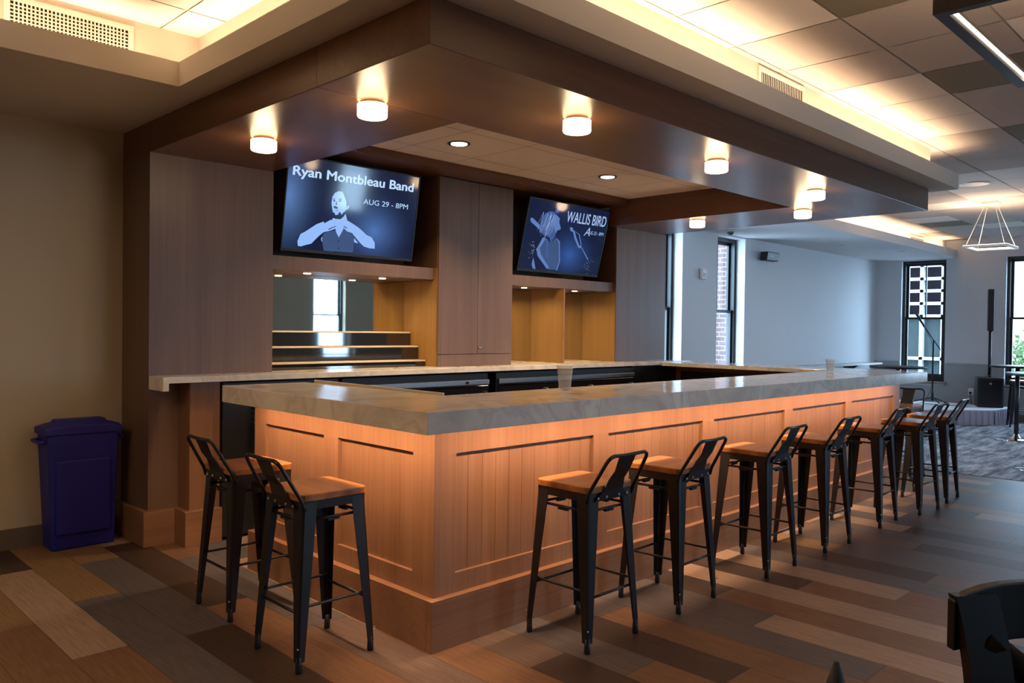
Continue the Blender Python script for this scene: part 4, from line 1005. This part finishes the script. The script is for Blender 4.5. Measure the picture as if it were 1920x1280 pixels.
t = thing('power_outlet', 'white wall outlet with a plug behind the stage', 'outlet', (XE, 1.39, .46))
m = new(); box(m, XE-.014, XE-.0065, 1.35, 1.43, .40, .52); obj('cover_plate', m, M['white'], t, .003)
m = new(); box(m, XE-.05, XE-.014, 1.375, 1.41, .42, .455); obj('plug', m, M['blackp'], t, .005)
m = new(); tube(m, round_path([(XE-.05, 1.39, .435), (12.90, 1.38, .42), (12.87, 1.36, .34), (12.84, 1.33, .258)], .05), .006, 6)
tag(obj('speaker_power_lead', m, M['blackp']), 'short black power cord hanging from the outlet to the stage', 'cord')
m = new(); tube(m, round_path([(12.60, 1.40, .256), (12.35, 1.35, .256), (12.25, 1.6, .256), (12.3, 1.9, .256)], .12), .005, 6)
tag(obj('audio_cable', m, M['blackp']), 'thin black cable lying on the stage deck', 'cord')

# ---------------------------------------------------------------- high tables
def high_table(x, y, r, rb_, h, label):
    t = thing('high_table', label, 'table', (x, y, .004))
    m = new(); lathe(m, (x, y, h-.028), [(r-.01, 0), (r, .004), (r, .024), (r-.004, .028)], 40); obj('tabletop', m, M['conduit'], t)
    m = new(); tube(m, [(x, y, .03), (x, y, h-.028)], .028, 14); obj('pedestal', m, M['black'], t)
    m = new(); lathe(m, (x, y, .0045), [(rb_, 0), (rb_, .008), (rb_*.55, .022), (.05, .045), (.032, .09)], 36); obj('base_plate', m, M['chrome'], t)
    return t
high_table(10.24, .08, .33, .25, 1.02, 'tall round pedestal table near the stage, at the right edge')
high_table(7.72, -.80, .42, .32, 1.03, 'nearest tall round pedestal table, mostly beyond the right edge')
high_table(9.3, 1.30, .36, .25, .985, 'tall round table behind the far end of the bar')

# ---------------------------------------------------------------- near furniture at the right corner
ch = thing('dining_chair', 'very dark wooden cross-back chair cut off at the bottom right corner', 'chair', (-.02, -2.33, 0), R(0), local=True)
ch.location = (-.175, -2.42, 0); ch.rotation_euler = (0, 0, R(-38))
def chair_parts(t):
    W = .235; TZ = .845
    def bz(s, f):    # back post line, slightly splayed and curved
        return (s*(W-.022-.014*math.sin(f*2.6)), .02+.07*f*f, .44+(TZ-.44)*f)
    m = new(); box(m, -.22, .22, -.40, .03, .43, .46); obj('seat', m, M['conduit'], t, .012, 3)
    for s in (-1, 1):
        m = new(); P = [bz(s, i/10) for i in range(11)]
        for a, b in zip(P, P[1:]):
            w_ = .050
            hexa(m, [(a[0]-w_, a[1]-.014, a[2]), (a[0]+w_, a[1]-.014, a[2]), (a[0]+w_, a[1]+.014, a[2]), (a[0]-w_, a[1]+.014, a[2])], [(b[0]-w_, b[1]-.014, b[2]), (b[0]+w_, b[1]-.014, b[2]), (b[0]+w_, b[1]+.014, b[2]), (b[0]-w_, b[1]+.014, b[2])])
        obj('back_post', m, M['conduit'], t)
        m = new(); hexa(m, [(s*.21-.018, .03, 0), (s*.21+.018, .03, 0), (s*.21+.018, .062, 0), (s*.21-.018, .062, 0)], [(s*.205-.022, -.005, .44), (s*.205+.022, -.005, .44), (s*.205+.022, .035, .44), (s*.205-.022, .035, .44)]); obj('leg', m, M['conduit'], t, .004)
        m = new(); hexa(m, [(s*.19-.015, -.385, 0), (s*.19+.015, -.385, 0), (s*.19+.015, -.355, 0), (s*.19-.015, -.355, 0)], [(s*.19-.02, -.39, .43), (s*.19+.02, -.39, .43), (s*.19+.02, -.35, .43), (s*.19-.02, -.35, .43)]); obj('leg', m, M['conduit'], t, .004)
    m = new(); n = 12; rings = []
    for i in range(n+1):
        f = i/n*2-1; x = f*.262; y = .085+.030*(1-f*f); top = .835+.030*(1-f*f*f*f); bot = .725+.012*(1-f*f)
        rings.append([m.verts.new(p) for p in ((x, y-.013, bot), (x, y-.013, top), (x, y+.013, top), (x, y+.013, bot))])
    for a_, b_ in zip(rings, rings[1:]):
        for k in range(4): m.faces.new((a_[k], a_[(k+1)%4], b_[(k+1)%4], b_[k]))
    m.faces.new(rings[0]); m.faces.new(rings[-1][::-1]); obj('top_rail', m, M['conduit'], t, .004)
    for s in (-1, 1):
        m = new(); tube(m, [(s*.20, .075, .75), (0, .075, .61), (-s*.20, .040, .48)], .034, 10); obj('cross_rail', m, M['conduit'], t)
chair_parts(ch)
tb = thing('dining_table', 'dark dining table just below the frame, under the folded napkin', 'table', (-1.25, -2.40, 0))
m = new(); lathe(m, (-1.18, -2.42, .60), [(.33, 0), (.35, .006), (.35, .026), (.345, .03)], 48); obj('tabletop', m, M['conduit'], tb)
m = new(); tube(m, [(-1.18, -2.42, .02), (-1.18, -2.42, .60)], .035, 14); obj('pedestal', m, M['black'], tb)
m = new(); lathe(m, (-1.18, -2.42, .001), [(.24, 0), (.24, .01), (.04, .03)], 32); obj('base_plate', m, M['black'], tb)
nx, ny = -0.975, -2.21
nz = .6302
m = new(); lathe(m, (nx, ny, nz), [(.055, 0), (.046, .08), (.030, .17), (.014, .225), (.004, .258)], 20)
tag(obj('folded_napkin', m, simple('slate_napkin', (.05, .05, .065), .7, var=.3, scale=20)), 'dark cone-folded napkin whose tip rises at the bottom edge', 'napkin')

# ---------------------------------------------------------------- outside
m = new(); box(m, 4, 40, -12, 30, -4.1, -4.0); box(m, -20, 40, -40, -12, -4.1, -4.0); struct('trim_street', m, M['ground']).name = 'street_ground'
m = new(); box(m, 9.25, 10.6, 3.4, 9, -4, 9); box(m, 7.85, 9.0, 3.33, 9, -4, -3)
m.free(); m = new(); box(m, 9.25, 10.6, 3.4, 9, -4, 9)
tag(obj('brick_wing', m, M['brick']), 'sunlit red brick wall outside the tall narrow window', 'building')
fb = thing('far_building', 'building with white gridded glazing outside the far window', 'building', (21, 6, -4))
m = new(); box(m, 20.6, 24, 3.62, 14, -4, 12); obj('wall', m, M['outdark'], fb)
m = new(); box(m, 20.45, 20.595, 3.62, 14, -1.0, 1.90); obj('glazing', m, M['outpale'], fb)
m = new()
for k in range(-6, 14): z = .92+k*.34 if k > 2 else None
for z in [-.15, .80, 1.92, 2.25, 2.58, 2.90, 3.25, 3.58, 3.9]: box(m, 20.30, 20.44, 3.6, 14, z-.04, z+.04)
for k in range(20): y = 4.07+k*.52; box(m, 20.30, 20.44, y-.045, y+.045, -4, 12)
obj('mullion_grid', m, M['outwhite'], fb)
m = new(); rr = random.Random(5)
for (cx_, cy_, cz_, r_) in [(19.5, 1.3, .9, 1.0), (20, 2.1, .4, .9), (19.7, .5, .2, 1.2), (19.8, 1.6, -.6, 1.3), (20.3, 2.3, -1.2, 1.2), (19.6, -.4, .8, 1.1)]:
    for k in range(900):
        v = Vector((rr.gauss(0, 1), rr.gauss(0, 1), rr.gauss(0, 1))).normalized()*r_*(.75+.3*rr.random()); p = Vector((cx_, cy_, cz_))+v
        a = Vector((rr.gauss(0, 1), rr.gauss(0, 1), rr.gauss(0, 1))).normalized(); b = a.orthogonal().normalized(); s = rr.uniform(.05, .10)
        m.faces.new([m.verts.new(p+a*s), m.verts.new(p+b*s*.6), m.verts.new(p-a*s), m.verts.new(p-b*s*.6)])
tr = thing('street_tree', 'bright green tree outside the window at the right edge', 'tree', (19.8, 1.2, -4))
obj('foliage', m, M['leaf'], tr)
m = new(); tube(m, [(19.8, 1.2, -4), (19.8, 1.2, .2)], .15, 10, .08); obj('trunk', m, M['sill'], tr)
m = new(); box(m, 4.0, 14, -24, -20, -4, 1.15); tag(obj('brick_building', m, M['brick']), 'low brick building seen in the mirror reflection', 'building')
